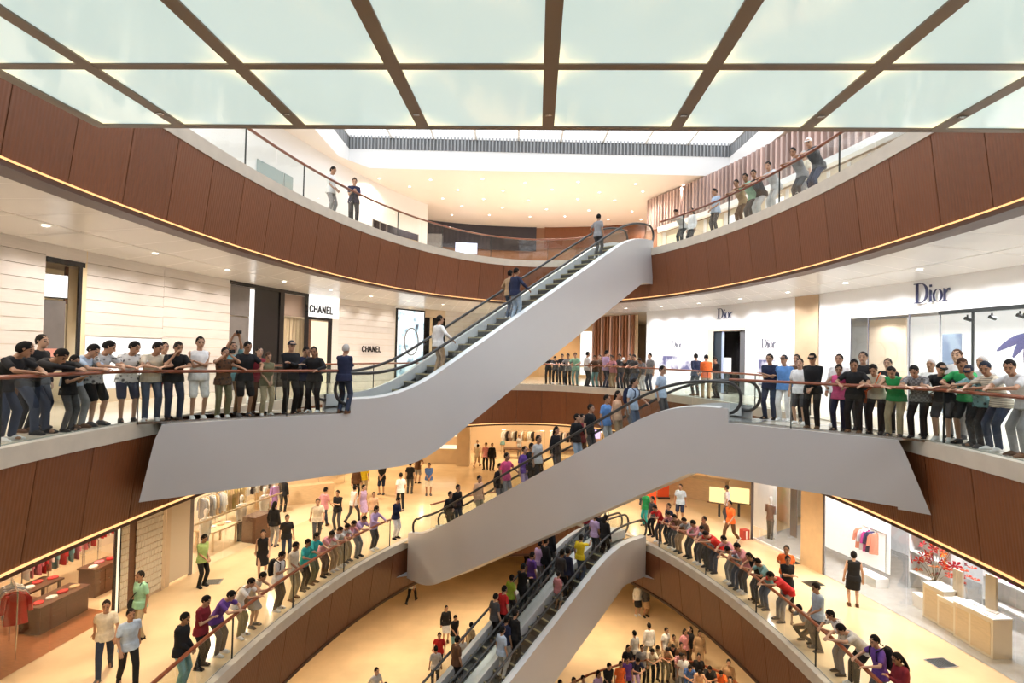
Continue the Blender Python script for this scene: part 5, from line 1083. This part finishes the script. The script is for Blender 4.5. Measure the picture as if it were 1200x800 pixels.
def cmat(name, kind='cloth'):
    nm = name.split('_')
    c = PAL[nm[0]]; key = 'cloth_'+name
    if key in MATS: return MATS[key]
    m = mat(key, c, .85, noise=.12, nscale=14, spec=.25)
    if len(nm) > 1:   # printed cloth
        nt = m.node_tree; b = nt.nodes['Principled BSDF']; tc = nt.nodes.new('ShaderNodeTexCoord')
        if nm[1] == 'check':
            t = nt.nodes.new('ShaderNodeTexChecker'); t.inputs['Scale'].default_value = 22; t.inputs[1].default_value = (*c, 1); t.inputs[2].default_value = (*[x*.35+.04 for x in c], 1); out = t.outputs[0]
            nt.links.new(tc.outputs['Object'], t.inputs[0])
        elif nm[1] == 'stripe':
            t = nt.nodes.new('ShaderNodeTexWave'); t.bands_direction = 'Z'; t.inputs['Scale'].default_value = 9; nt.links.new(tc.outputs['Object'], t.inputs[0])
            r = nt.nodes.new('ShaderNodeValToRGB'); r.color_ramp.elements[0].color = (*c, 1); r.color_ramp.elements[1].color = (*[x*.3+.03 for x in c], 1); nt.links.new(t.outputs[1], r.inputs[0]); out = r.outputs[0]
        else:
            t = nt.nodes.new('ShaderNodeTexVoronoi'); t.inputs['Scale'].default_value = 13; nt.links.new(tc.outputs['Object'], t.inputs[0])
            r = nt.nodes.new('ShaderNodeValToRGB'); r.color_ramp.elements[0].color = (*[x*.12+.02 for x in c], 1); r.color_ramp.elements[1].color = (*c, 1); r.color_ramp.elements[0].position = .25; r.color_ramp.elements[1].position = .45; nt.links.new(t.outputs[0], r.inputs[0]); out = r.outputs[0]
        nt.links.new(out, b.inputs['Base Color'])
    return m
SKINS = [mat('skin_%d' % i, c, .55) for i, c in enumerate(((.50, .29, .185), (.44, .245, .15), (.56, .34, .23), (.38, .205, .12)))]
PRND = random.Random(11); NPEOPLE = 0
TOPW = {'tee': 'short-sleeved top', 'long': 'long-sleeved top', 'tank': 'sleeveless top', 'jacket': 'jacket', 'dress': 'dress'}
def person(loc, face, pose, top, topc, leg, legc, hair='short', hc='k', h=1.70, label='', group=None, shoec=None):
    """face: direction in radians the person faces (plan); builds body with hair, clothes and shoes as children"""
    global NPEOPLE; NPEOPLE += 1
    me, J = body_mesh(pose); sc = h/1.72
    o = link('person', me, None, loc, face-math.pi/2, [PRND.choice(SKINS), M_DARK, M_LIP2]); o.scale = (sc*PRND.uniform(.97, 1.06), sc*PRND.uniform(.98, 1.05), sc)
    tag(o, label, 'person', group)
    hm = mat('hair_'+hc, HAIRC[hc], .75, spec=.15)
    ho = link('cap' if hair == 'cap' else 'hair', hair_mesh(hair), o, J['head'], 0, [hm]); ho.rotation_euler = J['Rh'].to_euler()
    nm = {'tee': 'shirt', 'long': 'shirt', 'tank': 'vest', 'jacket': 'jacket', 'dress': 'dress'}[top]
    link(nm, cloth_mesh(pose, top), o, mats=[cmat(topc)])
    if top != 'dress': link(leg, cloth_mesh(pose, leg), o, mats=[cmat(legc)])
    sm = cmat(shoec or PRND.choice(['black', 'black', 'dgrey', 'white', 'brown']))
    for k in 'rl':
        s = link('shoe', shoe_mesh(), o, J['an'+k], 0, [sm]); s.rotation_euler = (J['toe'+k], 0, PRND.uniform(-.2, .2)+(.15 if k == 'l' else -.15))
    return o
# ---------------------------------------------------------------- the crowd
CW = dict(lgrey='light grey', dgrey='dark grey', lblue='light blue', sky='bright blue', jeans='denim', djeans='dark denim', lgreen='light green', dred='dark red', hotpink='hot pink', tealp='dusty teal', tan='tan')
def cword(c):
    q = c.split('_'); n = CW.get(q[0], q[0]); return n+(' '+{'check': 'checked', 'stripe': 'striped', 'spot': 'patterned'}[q[1]] if len(q) > 1 else '')
VERB = dict(lean='leaning', lean_l='leaning', lean_r='leaning', deep='bending low', rail='holding the rail', chin='hand to chin', cross='arms crossed', phone='looking at hands', photo='taking a picture', walk='walking', walk2='walking', belly='hands clasped', squat='crouching', hips='hands on hips', point='pointing')
VERB['raise'] = 'arms raised'
ORD = 'first second third fourth fifth sixth seventh eighth ninth tenth eleventh twelfth thirteenth fourteenth fifteenth sixteenth seventeenth eighteenth nineteenth twentieth'.split()
ORD += ['twenty-'+o for o in ORD[:9]]+['thirtieth']+['thirty-'+o for o in ORD[:9]]+['fortieth']+['forty-'+o for o in ORD[:9]]
def offset_out(path, d):
    C0 = Vector((.5, 13)); out = []
    for i, p in enumerate(path):
        t = (path[min(i+1, len(path)-1)]-path[max(i-1, 0)]).normalized(); n = Vector((t.y, -t.x))
        if n.dot(p-C0) < 0: n = -n
        out.append((p+n*d, n))
    return out
def at_rail(path, px, z, d):
    O = offset_out(path, d); best = None
    for i in range(len(O)-1):
        a, c = O[i], O[i+1]
        if a[0].y < 1.5 or c[0].y < 1.5: continue
        xa, xc = proj(a[0].x, a[0].y, z+1.3)[0], proj(c[0].x, c[0].y, z+1.3)[0]
        if (xa-px)*(xc-px) <= 0 and xa != xc:
            f = (px-xa)/(xc-xa); return a[0].lerp(c[0], f), (-a[1]).lerp(-c[1], f)
        e = min(abs(xa-px), abs(xc-px))
        if best is None or e < best[0]: best = (e, a[0], -a[1])
    return best[1], best[2]
PENDING = []
def parse(rows):
    for r in rows.strip().split('\n'):
        q = r.split()
        if not q: continue
        yield q
def queue(px, loc, face, q, place, group):
    pose, top, leg, hair, h = q[:5]; t, tc = top.split(':'); l, lcol = leg.split(':') if ':' in leg else ('trousers', 'black')
    hk, hc = hair.split(':') if ':' in hair else (hair, 'k')
    PENDING.append(dict(px=px, loc=loc, face=face, pose=pose, top=t, topc=tc, leg=l, legc=lcol, hair=hk, hc=hc, h=float(h), place=place, group=group))
def rail_crowd(path, z, rows, place, group):
    for q in parse(rows):
        px, d = float(q[0]), float(q[1]); p, n = at_rail(path, px, z, d); yaw = float(q[7]) if len(q) > 7 else 0.0
        queue(px, (p.x, p.y, z), math.atan2(n.y, n.x)+yaw, q[2:], place, group)
def free_crowd(z, rows, place, group, by='feet'):
    for q in parse(rows):
        px, py, deg = float(q[0]), float(q[1]), float(q[2]); h = float(q[7])
        p = onz(px, py, z if by == 'feet' else z+h); queue(px, (p.x, p.y, z), math.radians(deg), q[3:], place, group)
def esc_crowd(U, z0, d, rows, place, group, down=False):
    t, W, base, sk, s1, se = U
    for q in parse(rows):
        px, o = float(q[0]), float(q[1]); lo, hi = -1.0, se+1.5
        org = t.location
        for _ in range(40):
            m = (lo+hi)/2; w_ = W(m, o, 0); x = proj(org.x+w_.x, org.y+w_.y, z0+base(m)+1.4)[0]
            if x < px: lo = m
            else: hi = m
        w_ = W(m, o, 0); zb = base(m)
        if sk+.3 < m < s1-.3: zb = math.floor((m-sk)/.40)*.40*math.tan(math.radians(30))+.12; zb = base(m)+.05
        yaw = float(q[7]) if len(q) > 7 else 0.0
        queue(px, (org.x+w_.x, org.y+w_.y, z0+zb), math.atan2(d.y, d.x)+yaw+(math.pi if down else 0), q[2:], place, group)
# middle floor, left balcony: column px, distance behind the rail, pose, top, legs, hair, height
rail_crowd(lfB, ZB, """
10 .46 lean_l tee:black trousers:djeans bob 1.70
30 1.0 stand tee:black trousers:black bob 1.60
46 1.1 stand long:black trousers:djeans short 1.74
57 .50 deep long:black trousers:djeans short 1.80
76 .40 phone tee:black trousers:dgrey short 1.40
93 .46 lean tee:lblue trousers:grey short 1.72
113 .46 lean_l tee:lgrey_spot shorts:black short 1.76
151 .46 lean_l tee:white_spot shorts:navy short 1.76
178 .44 lean_l tee:cream trousers:jeans short 1.76
191 .95 stand tee:black trousers:dred bob 1.66
204 .40 chin tee:black_spot trousers:djeans short 1.76
233 .40 cross tank:white shorts:white short 1.80
262 .40 photo tee:brown_spot trousers:olive bob 1.58
272 .95 raise tee:tealp trousers:tan short 1.70
287 .40 rail tee:black shorts:black short 1.74
303 .95 stand tee:dred trousers:brown bob 1.60
313 .34 belly tank:olive trousers:khaki bob:b 1.50
340 .36 cross long:black trousers:black cap:n 1.78
356 .80 phone long:navy trousers:black short 1.66
369 .40 rail long:black trousers:black long 1.66 -.8
""", 'at left middle rail', 'crowd along the left middle balcony rail')
rail_crowd(rfB, ZB, """
903 1.6 cross tee:navy trousers:djeans short 1.72
919 1.5 behind tee:sky trousers:white cap:n 1.70
938 1.0 stand tee:white shorts:dgrey bob 1.62
934 1.9 stand tee:brown trousers:black short 1.72
953 .30 belly long:black trousers:black cap:k 1.76
984 1.3 stand long:white trousers:dgrey short 1.74
989 .5 rail tank:hotpink trousers:navy bob 1.52
1004 .40 rail tee:black_spot trousers:black bob 1.64
1012 1.0 stand tee:black trousers:dgrey short 1.80
1029 .44 lean tee:cream trousers:black bob 1.66
1041 .95 stand tee:black trousers:black short 1.66
1055 .42 lean tank:green trousers:khaki short 1.62
1077 .44 lean tee:grey_check trousers:black bob 1.66
1093 1.3 stand tee:white trousers:khaki short:g 1.66
1101 .46 lean_l tee:black shorts:dgrey cap:k 1.70
1121 .48 lean_l tee:green shorts:black short:b 1.80
1123 1.35 stand tee:white trousers:grey short:b 1.88
1144 .44 lean_l tee:tealp_spot trousers:black cap:n 1.66
1153 1.1 stand tee:lgrey trousers:grey bob:g 1.74
1166 .44 lean_l tee:cream_stripe trousers:djeans short:n 1.74
1196 .44 lean_l tee:lgrey trousers:grey short 1.78
""", 'at right middle rail', 'crowd along the right middle balcony rail')
rail_crowd(bkB, ZB, """
643 1.6 lean tee:black trousers:black short 1.62
651 1.5 lean tee:dgrey trousers:black bob 1.60
659 1.4 rail tee:black trousers:black short 1.62
667 .40 rail tee:grey trousers:black short 1.64
674 .36 rail tee:mint trousers:tealp short 1.70
688 .36 stand tee:white trousers:dgrey short 1.74 2.6
698 .40 rail tee:brown_check trousers:tealp bob 1.58
703 .9 stand tee:brown trousers:brown bob 1.60
710 .34 stand tee:lilac trousers:djeans short 1.82 2.8
716 .9 stand tee:pink trousers:khaki bob 1.60
721 .36 rail tee:pink trousers:tan bob 1.60
727 .40 rail long:dgrey trousers:djeans short 1.68
733 .40 lean tee:black trousers:black cap:w 1.62
739 .8 cross long:black trousers:djeans short 1.66
745 .36 rail tee:dgrey trousers:jeans short 1.66
754 .40 lean tee:grey_check trousers:white short 1.62
762 .36 stand tee:grey_check trousers:djeans short 1.72
""", 'at far middle rail', 'crowd along the far middle balcony rail')
free_crowd(ZB, """
402 484 75 cross jacket:navy trousers:djeans short:g 1.72
815 463 100 behind jacket:navy trousers:black short 1.74
827 467 75 phone long:orange trousers:tan short 1.72
840 466 190 phone long:black trousers:black bob 1.64
783 447 60 stand tee:lilac trousers:grey short 1.74
""", 'on middle floor landing', 'people on the middle floor')
esc_crowd(U1, ZB, D1, """
514 .60 esc_r long:white trousers:tan short 1.74
597 1.0 esc_l long:tan trousers:jeans bob 1.66
604 .55 esc_r jacket:navy trousers:lblue short 1.76
701 .95 esc_l tee:grey trousers:dgrey short 1.74
""", 'on upper escalator', 'riders of the upper escalator')
esc_crowd(U2, ZA, D2, """
527 1.1 stand long:black trousers:black bob 1.68
536 .55 stand long:black trousers:dgrey bob 1.66
561 1.0 stand tee:peach trousers:khaki short 1.66
585 1.0 stand long:black trousers:grey short 1.66
593 .50 esc_l tee:hotpink trousers:grey short 1.74
614 .85 stand tee:purple trousers:lilac short 1.70
622 1.1 stand long:black trousers:black bob 1.74
630 .6 stand tee:lgrey trousers:black short 1.72
651 .55 stand long:black trousers:dgrey long 1.64
675 .55 esc_l long:black trousers:lblue bob 1.66
681 1.05 stand tee:dred trousers:brown short 1.70
691 .6 esc_l tee:black trousers:dgrey short 1.72
710 .70 esc_l tee:sky trousers:lgrey short 1.74
723 .55 stand tank:peach trousers:tan long 1.62
739 1.0 stand tee:lgrey trousers:grey short 1.70
742 .5 esc_l tee:lblue trousers:jeans short 1.68
775 .9 stand tee:lblue trousers:dgrey short 1.70
""", 'on middle escalator', 'riders of the middle escalator')
# lower floor
rail_crowd(alA, ZA, """
213 .42 belly jacket:black trousers:tealp short 1.72
236 .55 phone tee:dred trousers:black short 1.72
259 .44 lean tee:purple trousers:dgrey short 1.72
284 .44 lean tee:white trousers:olive short 1.68
298 .46 lean tank:cream skirt:grey bob 1.62
326 .40 phone tee:white trousers:black short 1.72
344 .38 belly tee:cream trousers:khaki short 1.74
357 .44 rail tee:teal trousers:black short 1.62
367 .48 rail tee:teal trousers:olive bob 1.66
381 .46 lean tee:pink trousers:brown short 1.66
391 .46 lean tee:white trousers:tan short 1.66
400 .46 lean tee:lgrey trousers:khaki short 1.64
408 .50 lean tee:pink trousers:khaki bob 1.62
420 .44 lean tee:lilac trousers:grey bob 1.66
438 .40 rail long:lilac trousers:dgrey bob 1.68
""", 'at lower left rail', 'crowd along the lower left rail')
free_crowd(ZA, """
122 791 -60 walk tee:cream trousers:djeans short 1.74
149 803 -40 walk2 tee:lblue trousers:black short 1.72
163 748 -110 stand tee:mint trousers:khaki short 1.74
236 687 -20 belly tee:lgreen trousers:black bob 1.66
307 678 -70 walk dress:black skirt:black short 1.62
320 640 80 stand long:black trousers:grey long 1.70
335 655 -60 stand tee:black trousers:djeans bob 1.60
371 635 -70 walk tee:cream trousers:dgrey short 1.72
379 618 60 walk2 tee:pink trousers:djeans short 1.70
395 621 -100 cross tee:black trousers:dgrey short 1.68
309 618 -80 stand tee:orange shorts:tan bob 1.30
331 600 90 stand long:black trousers:black long 1.66
417 584 -60 stand long:brown trousers:black bob 1.62
426 580 100 stand tee:yellow trousers:khaki short 1.72
447 579 -90 belly tee:black_spot shorts:navy short 1.70
424 612 -30 stand dress:lilac skirt:lilac bob 1.66
414 612 60 walk tank:white trousers:dgrey bob 1.62
437 614 -80 stand tee:peach shorts:khaki short 1.40
469 597 110 walk2 tee:white trousers:black short 1.74
480 578 90 stand tee:black trousers:dgrey bob 1.68
489 566 80 hips tee:brown shorts:grey short 1.74
502 580 -80 belly tee:blue shorts:cream short 1.72
559 541 -90 stand tee:white trousers:tan bob 1.50
569 550 -100 stand tee:pink trousers:black short 1.74
576 551 -70 stand jacket:black trousers:black short 1.76
589 528 -100 stand dress:tealp skirt:teal bob 1.72
545 543 -80 stand tee:white shorts:peach bob 1.30
608 535 -60 stand tee:lgrey trousers:grey bob 1.62
559 547 70 walk tee:cream shorts:khaki short 1.50
""", 'on lower left floor', 'people on the lower left floor')
rail_crowd(arA, ZA, """
796 .46 lean tee:brown trousers:tan bob 1.62
808 .46 lean tee:grey trousers:dgrey short 1.66
819 .42 lean_r long:pink trousers:dgrey short 1.72
826 .90 stand tee:brown trousers:dgrey short 1.62
831 .48 lean tee:lblue_spot trousers:dgrey short 1.66
835 .46 deep tee:red trousers:djeans short 1.78
857 .46 lean tee:pink trousers:grey short 1.74
861 .42 deep tee:lblue_spot trousers:jeans short 1.66
872 .46 lean tee:pink trousers:dgrey short 1.76
886 .46 lean tank:black trousers:dgrey long 1.66
897 .46 lean tee:tealp trousers:jeans short 1.66
915 .46 deep tee:red trousers:grey short 1.72
946 .50 squat tee:grey trousers:black short 1.45
959 .55 belly tee:lblue trousers:dgrey short 1.76
985 .46 lean tee:white_spot trousers:jeans bob 1.66
1001 .46 deep tee:lgrey trousers:black short 1.74
1031 .40 rail tee:purple trousers:jeans short 1.72
1058 .50 phone jacket:dred trousers:black long 1.66
""", 'at lower right rail', 'crowd along the lower right rail')
rail_crowd(arX, ZA, """
757 1.5 stand tee:green trousers:teal short 1.62
765 .75 stand tee:dgrey trousers:black short 1.66
774 .46 lean tee:red trousers:dgrey short 1.66
783 .62 stand tee:navy trousers:black bob 1.66
789 .46 lean tee:pink_check trousers:dgrey short 1.62
""", 'by lower right rail end', 'crowd along the lower right rail')
rail_crowd(alX, ZA, """
464 .45 phone long:navy trousers:white short 1.70
""", 'by lower left rail end', 'crowd along the lower left rail')
free_crowd(ZA, """
753 611 -40 stand long:dgrey trousers:khaki short 1.66
797 611 -120 stand tee:lblue shorts:navy short 1.72
856 636 -150 walk tee:orange trousers:brown short 1.74
852 612 150 stand tee:white trousers:dgrey short 1.70
921 702 -110 behind tee:orange trousers:grey short 1.70
922 715 -100 cross tee:black trousers:black short 1.66
1000 710 70 stand dress:black skirt:black bob 1.68
""", 'on lower right floor', 'people on the lower right floor')
# ground floor and the paired escalators
esc_crowd(U4, ZG, D1, """
580 .60 stand tee:dgrey trousers:black short 1.70
590 .5 stand tee:red trousers:black short 1.74
599 .75 stand tee:lime trousers:dgrey bob 1.56
612 .5 cross long:black trousers:black short 1.78
623 .6 stand tee:purple trousers:dgrey short 1.72
632 .75 stand tee:lilac trousers:grey short 1.64
639 .5 stand long:black trousers:black short 1.78
645 .75 stand jacket:black trousers:dgrey short 1.76
535 .6 stand tee:brown trousers:black short 1.70
688 .55 stand tee:dred trousers:djeans short 1.72
692 .7 esc_l tee:cream trousers:dgrey cap:w 1.66
""", 'on far lower escalator', 'riders of the far lower escalator')
esc_crowd(U3, ZG, D1, """
588 .6 stand tee:lblue trousers:lgrey short 1.66
593 .75 stand tee:navy trousers:lgrey bob 1.66
603 .55 stand long:black trousers:black short 1.78
654 .5 stand tee:pink shorts:grey short 1.36
658 .75 stand long:dgrey trousers:black short 1.72
665 .55 stand long:navy trousers:black short 1.74
680 .55 point tee:yellow trousers:jeans bob 1.70
697 .85 stand tee:lilac trousers:dgrey bob 1.66
709 .4 stand long:black trousers:black long 1.68
702 .75 stand long:black trousers:black short 1.76
""", 'on near lower escalator', 'riders of the near lower escalator')
free_crowd(ZG, """
747 721 -80 stand long:white skirt:black short 1.74
756 722 -60 stand long:dgrey skirt:tan bob 1.70
482 706 70 walk tee:lgrey trousers:black short 1.70
522 752 -70 stand long:black skirt:lgrey long 1.70
532 765 -60 belly tee:black trousers:tealp short 1.74
""", 'on ground floor', 'people on the ground floor')
free_crowd(ZG, """
515 740 -80 walk tee:red trousers:black short 1.68
511 757 100 stand tee:lgrey trousers:dgrey bob 1.66
552 729 60 stand tee:khaki trousers:grey short 1.70
542 745 -60 stand tee:lgrey trousers:black short 1.66
552 750 80 stand tee:cream trousers:brown short 1.68
440 781 -40 walk tee:lgrey trousers:grey short 1.70
452 799 -60 stand tee:black trousers:grey short 1.68
531 773 60 stand tee:tan trousers:brown short 1.66
617 634 60 stand long:black trousers:black short 1.70
744 739 120 stand tee:lgrey trousers:navy short 1.74
761 730 100 stand long:white trousers:grey short 1.76
781 735 -60 stand tee:white trousers:khaki short 1.70
789 743 -90 stand tee:tan trousers:khaki bob 1.55
804 736 -70 stand tee:pink trousers:black long 1.68
811 735 200 stand tee:black trousers:brown long 1.68
817 737 -100 stand long:tan trousers:tan long 1.66
736 755 -80 stand tee:black trousers:dgrey long 1.66
752 755 -90 stand tee:grey trousers:black short 1.66
763 752 -90 lean tee:cream trousers:black short 1.72
772 749 -85 lean tee:khaki trousers:dgrey short 1.70
780 750 -90 lean tee:tan trousers:khaki short 1.68
788 749 -95 lean tee:black trousers:black short 1.70
794 751 -95 stand tee:brown trousers:dgrey short 1.66
797 757 -100 lean tee:pink_stripe trousers:grey short 1.70
745 763 -80 lean tee:navy trousers:lilac short 1.72
713 775 -70 belly tee:black trousers:navy short 1.74
727 774 -80 stand tee:orange trousers:brown bob 1.64
735 769 -80 stand tee:purple trousers:black bob 1.66
701 785 -60 stand tee:lilac trousers:grey long 1.66
683 791 -70 stand tee:lgrey trousers:black short 1.66
672 793 -60 stand tee:pink trousers:grey short 1.68
656 796 -60 stand tee:black trousers:black bob 1.62
808 771 -100 lean tee:blue_spot trousers:blue bob 1.64
803 767 -100 stand tee:white trousers:grey short 1.64
819 765 -100 stand tee:black trousers:dgrey short 1.70
817 776 -100 lean tank:peach trousers:black bob 1.62
832 772 -110 lean tee:black_stripe trousers:khaki short 1.72
845 778 -110 lean tee:orange trousers:purple bob 1.62
854 772 -110 stand long:tan trousers:tan short 1.70
856 792 -110 stand tee:brown trousers:black short 1.66
""", 'in ground floor crowd', 'crowd on the ground floor', by='head')
# top floor
rail_crowd(clC, ZC, """
388 .45 belly tee:white trousers:grey short 1.74
415 .38 phone tee:navy trousers:dgrey short 1.72 -.9
""", 'at upper left rail', 'people at the upper left rail')
rail_crowd(crC, ZC, """
798 .6 lean tee:lgrey trousers:dgrey short 1.62
811 1.2 stand long:white trousers:dgrey long 1.66
839 .40 belly tee:lblue trousers:dgrey short 1.72
868 .46 lean_l tee:tan trousers:brown short 1.72
879 .44 lean_l tee:mint trousers:dgrey short 1.76
889 .48 lean_l tee:black trousers:lgrey short 1.76
906 .46 lean_l tee:lgrey trousers:lgrey short 1.76
936 .46 lean_l tee:grey trousers:dgrey short 1.74
943 .95 stand tee:cream trousers:grey short:g 1.76
955 .46 lean_l tee:dgrey trousers:navy cap:w 1.74
""", 'at upper right rail', 'crowd along the upper right rail')
# keep neighbours from standing inside each other
for _ in range(60):
    for i, a in enumerate(PENDING):
        for c in PENDING[i+1:]:
            if abs(a['loc'][2]-c['loc'][2]) > .9: continue
            dx, dy = c['loc'][0]-a['loc'][0], c['loc'][1]-a['loc'][1]; d = math.hypot(dx, dy)
            if d < .40 and 'escalator' not in a['place']:
                k = .5*(.41-d)/max(d, .01); a['loc'] = (a['loc'][0]-dx*k, a['loc'][1]-dy*k, a['loc'][2]); c['loc'] = (c['loc'][0]+dx*k, c['loc'][1]+dy*k, c['loc'][2])
# build them; the ordinal counts from the left of the picture within each place
by_place = {}
for q in PENDING: by_place.setdefault(q['place'], []).append(q)
for place, L in by_place.items():
    L.sort(key=lambda q: q['px'])
    for i, q in enumerate(L):
        tn = {'tee': 'shirt', 'long': 'long-sleeved top', 'tank': 'sleeveless top', 'jacket': 'jacket', 'dress': 'dress'}[q['top']]
        d = 'person in '+cword(q['topc'])+' '+tn
        if q['top'] != 'dress': d += ', '+cword(q['legc'])+' '+q['leg']
        v = VERB.get(q['pose'])
        lab = d+', '+(v+' ' if v else '')+place+', '+ORD[i]+' from left'
        if len(lab.split()) > 16: lab = d+' '+place+', '+ORD[i]+' from left'
        q['obj'] = person(q['loc'], q['face'], q['pose'], q['top'], q['topc'], q['leg'], q['legc'], q['hair'], q['hc'], q['h'], lab, q['group'])

# ---------------------------------------------------------------- bags carried by some of them
def find(place, px): return next(q for q in PENDING if q['place'] == place and q['px'] == px)
def backpack(place, px, col, label):
    q = find(place, px); o = q['obj']; J = body_mesh(q['pose'])[1]; M = o.matrix_basis
    c = J['T'](0, -.21, 1.20); t = thing('backpack', label, 'backpack', M @ c, o.rotation_euler.z); m = cmat(col)
    b = MB(); loft(b, [(V(0, 0, -.22), .14, .06, V(1, 0, 0), V(0, 1, 0)), (V(0, -.01, -.1), .16, .09, V(1, 0, 0), V(0, 1, 0)), (V(0, -.005, .12), .15, .08, V(1, 0, 0), V(0, 1, 0)), (V(0, .01, .22), .09, .05, V(1, 0, 0), V(0, 1, 0))]); b.build('body', m, t, True)
    for s in (1, -1):
        b = MB(); b.tube([V(s*.09, .06, .20), V(s*.11, .16, .27), V(s*.115, .345, .16), V(s*.12, .34, .0), V(s*.14, .20, -.12), V(s*.13, .04, -.18)], .014, 6); b.build('strap', m, t, True)
def shoulder_bag(place, px, col, label, side=1, fwd=0.0):
    q = find(place, px); o = q['obj']; J = body_mesh(q['pose'])[1]; M = o.matrix_basis
    c = J['hip']+V(side*.25, fwd, -.05); t = thing('shoulder_bag', label, 'bag', M @ c, o.rotation_euler.z); m = cmat(col)
    b = MB(); loft(b, [(V(0, 0, -.15), .05, .14, V(1, 0, 0), V(0, 1, 0)), (V(0, 0, .0), .065, .17, V(1, 0, 0), V(0, 1, 0)), (V(0, 0, .11), .04, .13, V(1, 0, 0), V(0, 1, 0))]); b.build('body', m, t, True)
    sh = J['sh'+('r' if side < 0 else 'l')]+V(0, 0, .07); rel = lambda p: p-c
    b = MB(); b.tube([V(0, .12, .09), rel(J['T'](0, .16, 1.2)), rel(J['T'](-side*.10, .06, 1.46)), rel(J['T'](-side*.09, -.10, 1.40)), rel(J['T'](0, -.17, 1.15)), V(0, -.12, .09)], .012, 6); b.build('strap', m, t, True)
backpack('at lower right rail', 1031, 'black', 'black backpack on the person in purple at the lower right rail')
backpack('at lower left rail', 326, 'black', 'black backpack on the person in white at the lower left rail')
backpack('on middle escalator', 742, 'navy', 'navy backpack on a rider near the top of the middle escalator')
shoulder_bag('on lower left floor', 163, 'black', 'black shoulder bag on the person in the mint green shirt', 1)
shoulder_bag('at lower left rail', 284, 'tan', 'tan shoulder bag on the person in white at the lower left rail', -1)
shoulder_bag('at right middle rail', 1101, 'brown', 'brown shoulder bag on the person in the black cap and shorts', 1)
shoulder_bag('at right middle rail', 1029, 'orange', 'orange shoulder bag on the person in the cream shirt at right', 1)
def held(place, px, name, label, sx, sz):
    q = find(place, px); o = q['obj']; J = body_mesh(q['pose'])[1]; dr = (J['wrr']-J['elr']).normalized()
    c = (J['wrr']+J['wrl'])/2+dr*.11+V(0, .03, .02); t = thing(name, label, 'camera' if name == 'camera' else 'phone', o.matrix_basis @ c, o.rotation_euler.z)
    b = MB(); b.box(-sx/2, sx/2, -.012, .012, -sz/2, sz/2); b.build('body', cmat('black'), t)
    if name == 'camera': b = MB(); b.tube([(0, .012, 0), (0, .06, 0)], .028, 10); b.build('lens', M_POST, t)
held('at left middle rail', 262, 'camera', 'small black camera at the face of the person in the brown patterned top', .12, .075)
held('at left middle rail', 272, 'camera', 'small black camera raised overhead behind the left middle rail', .12, .075)
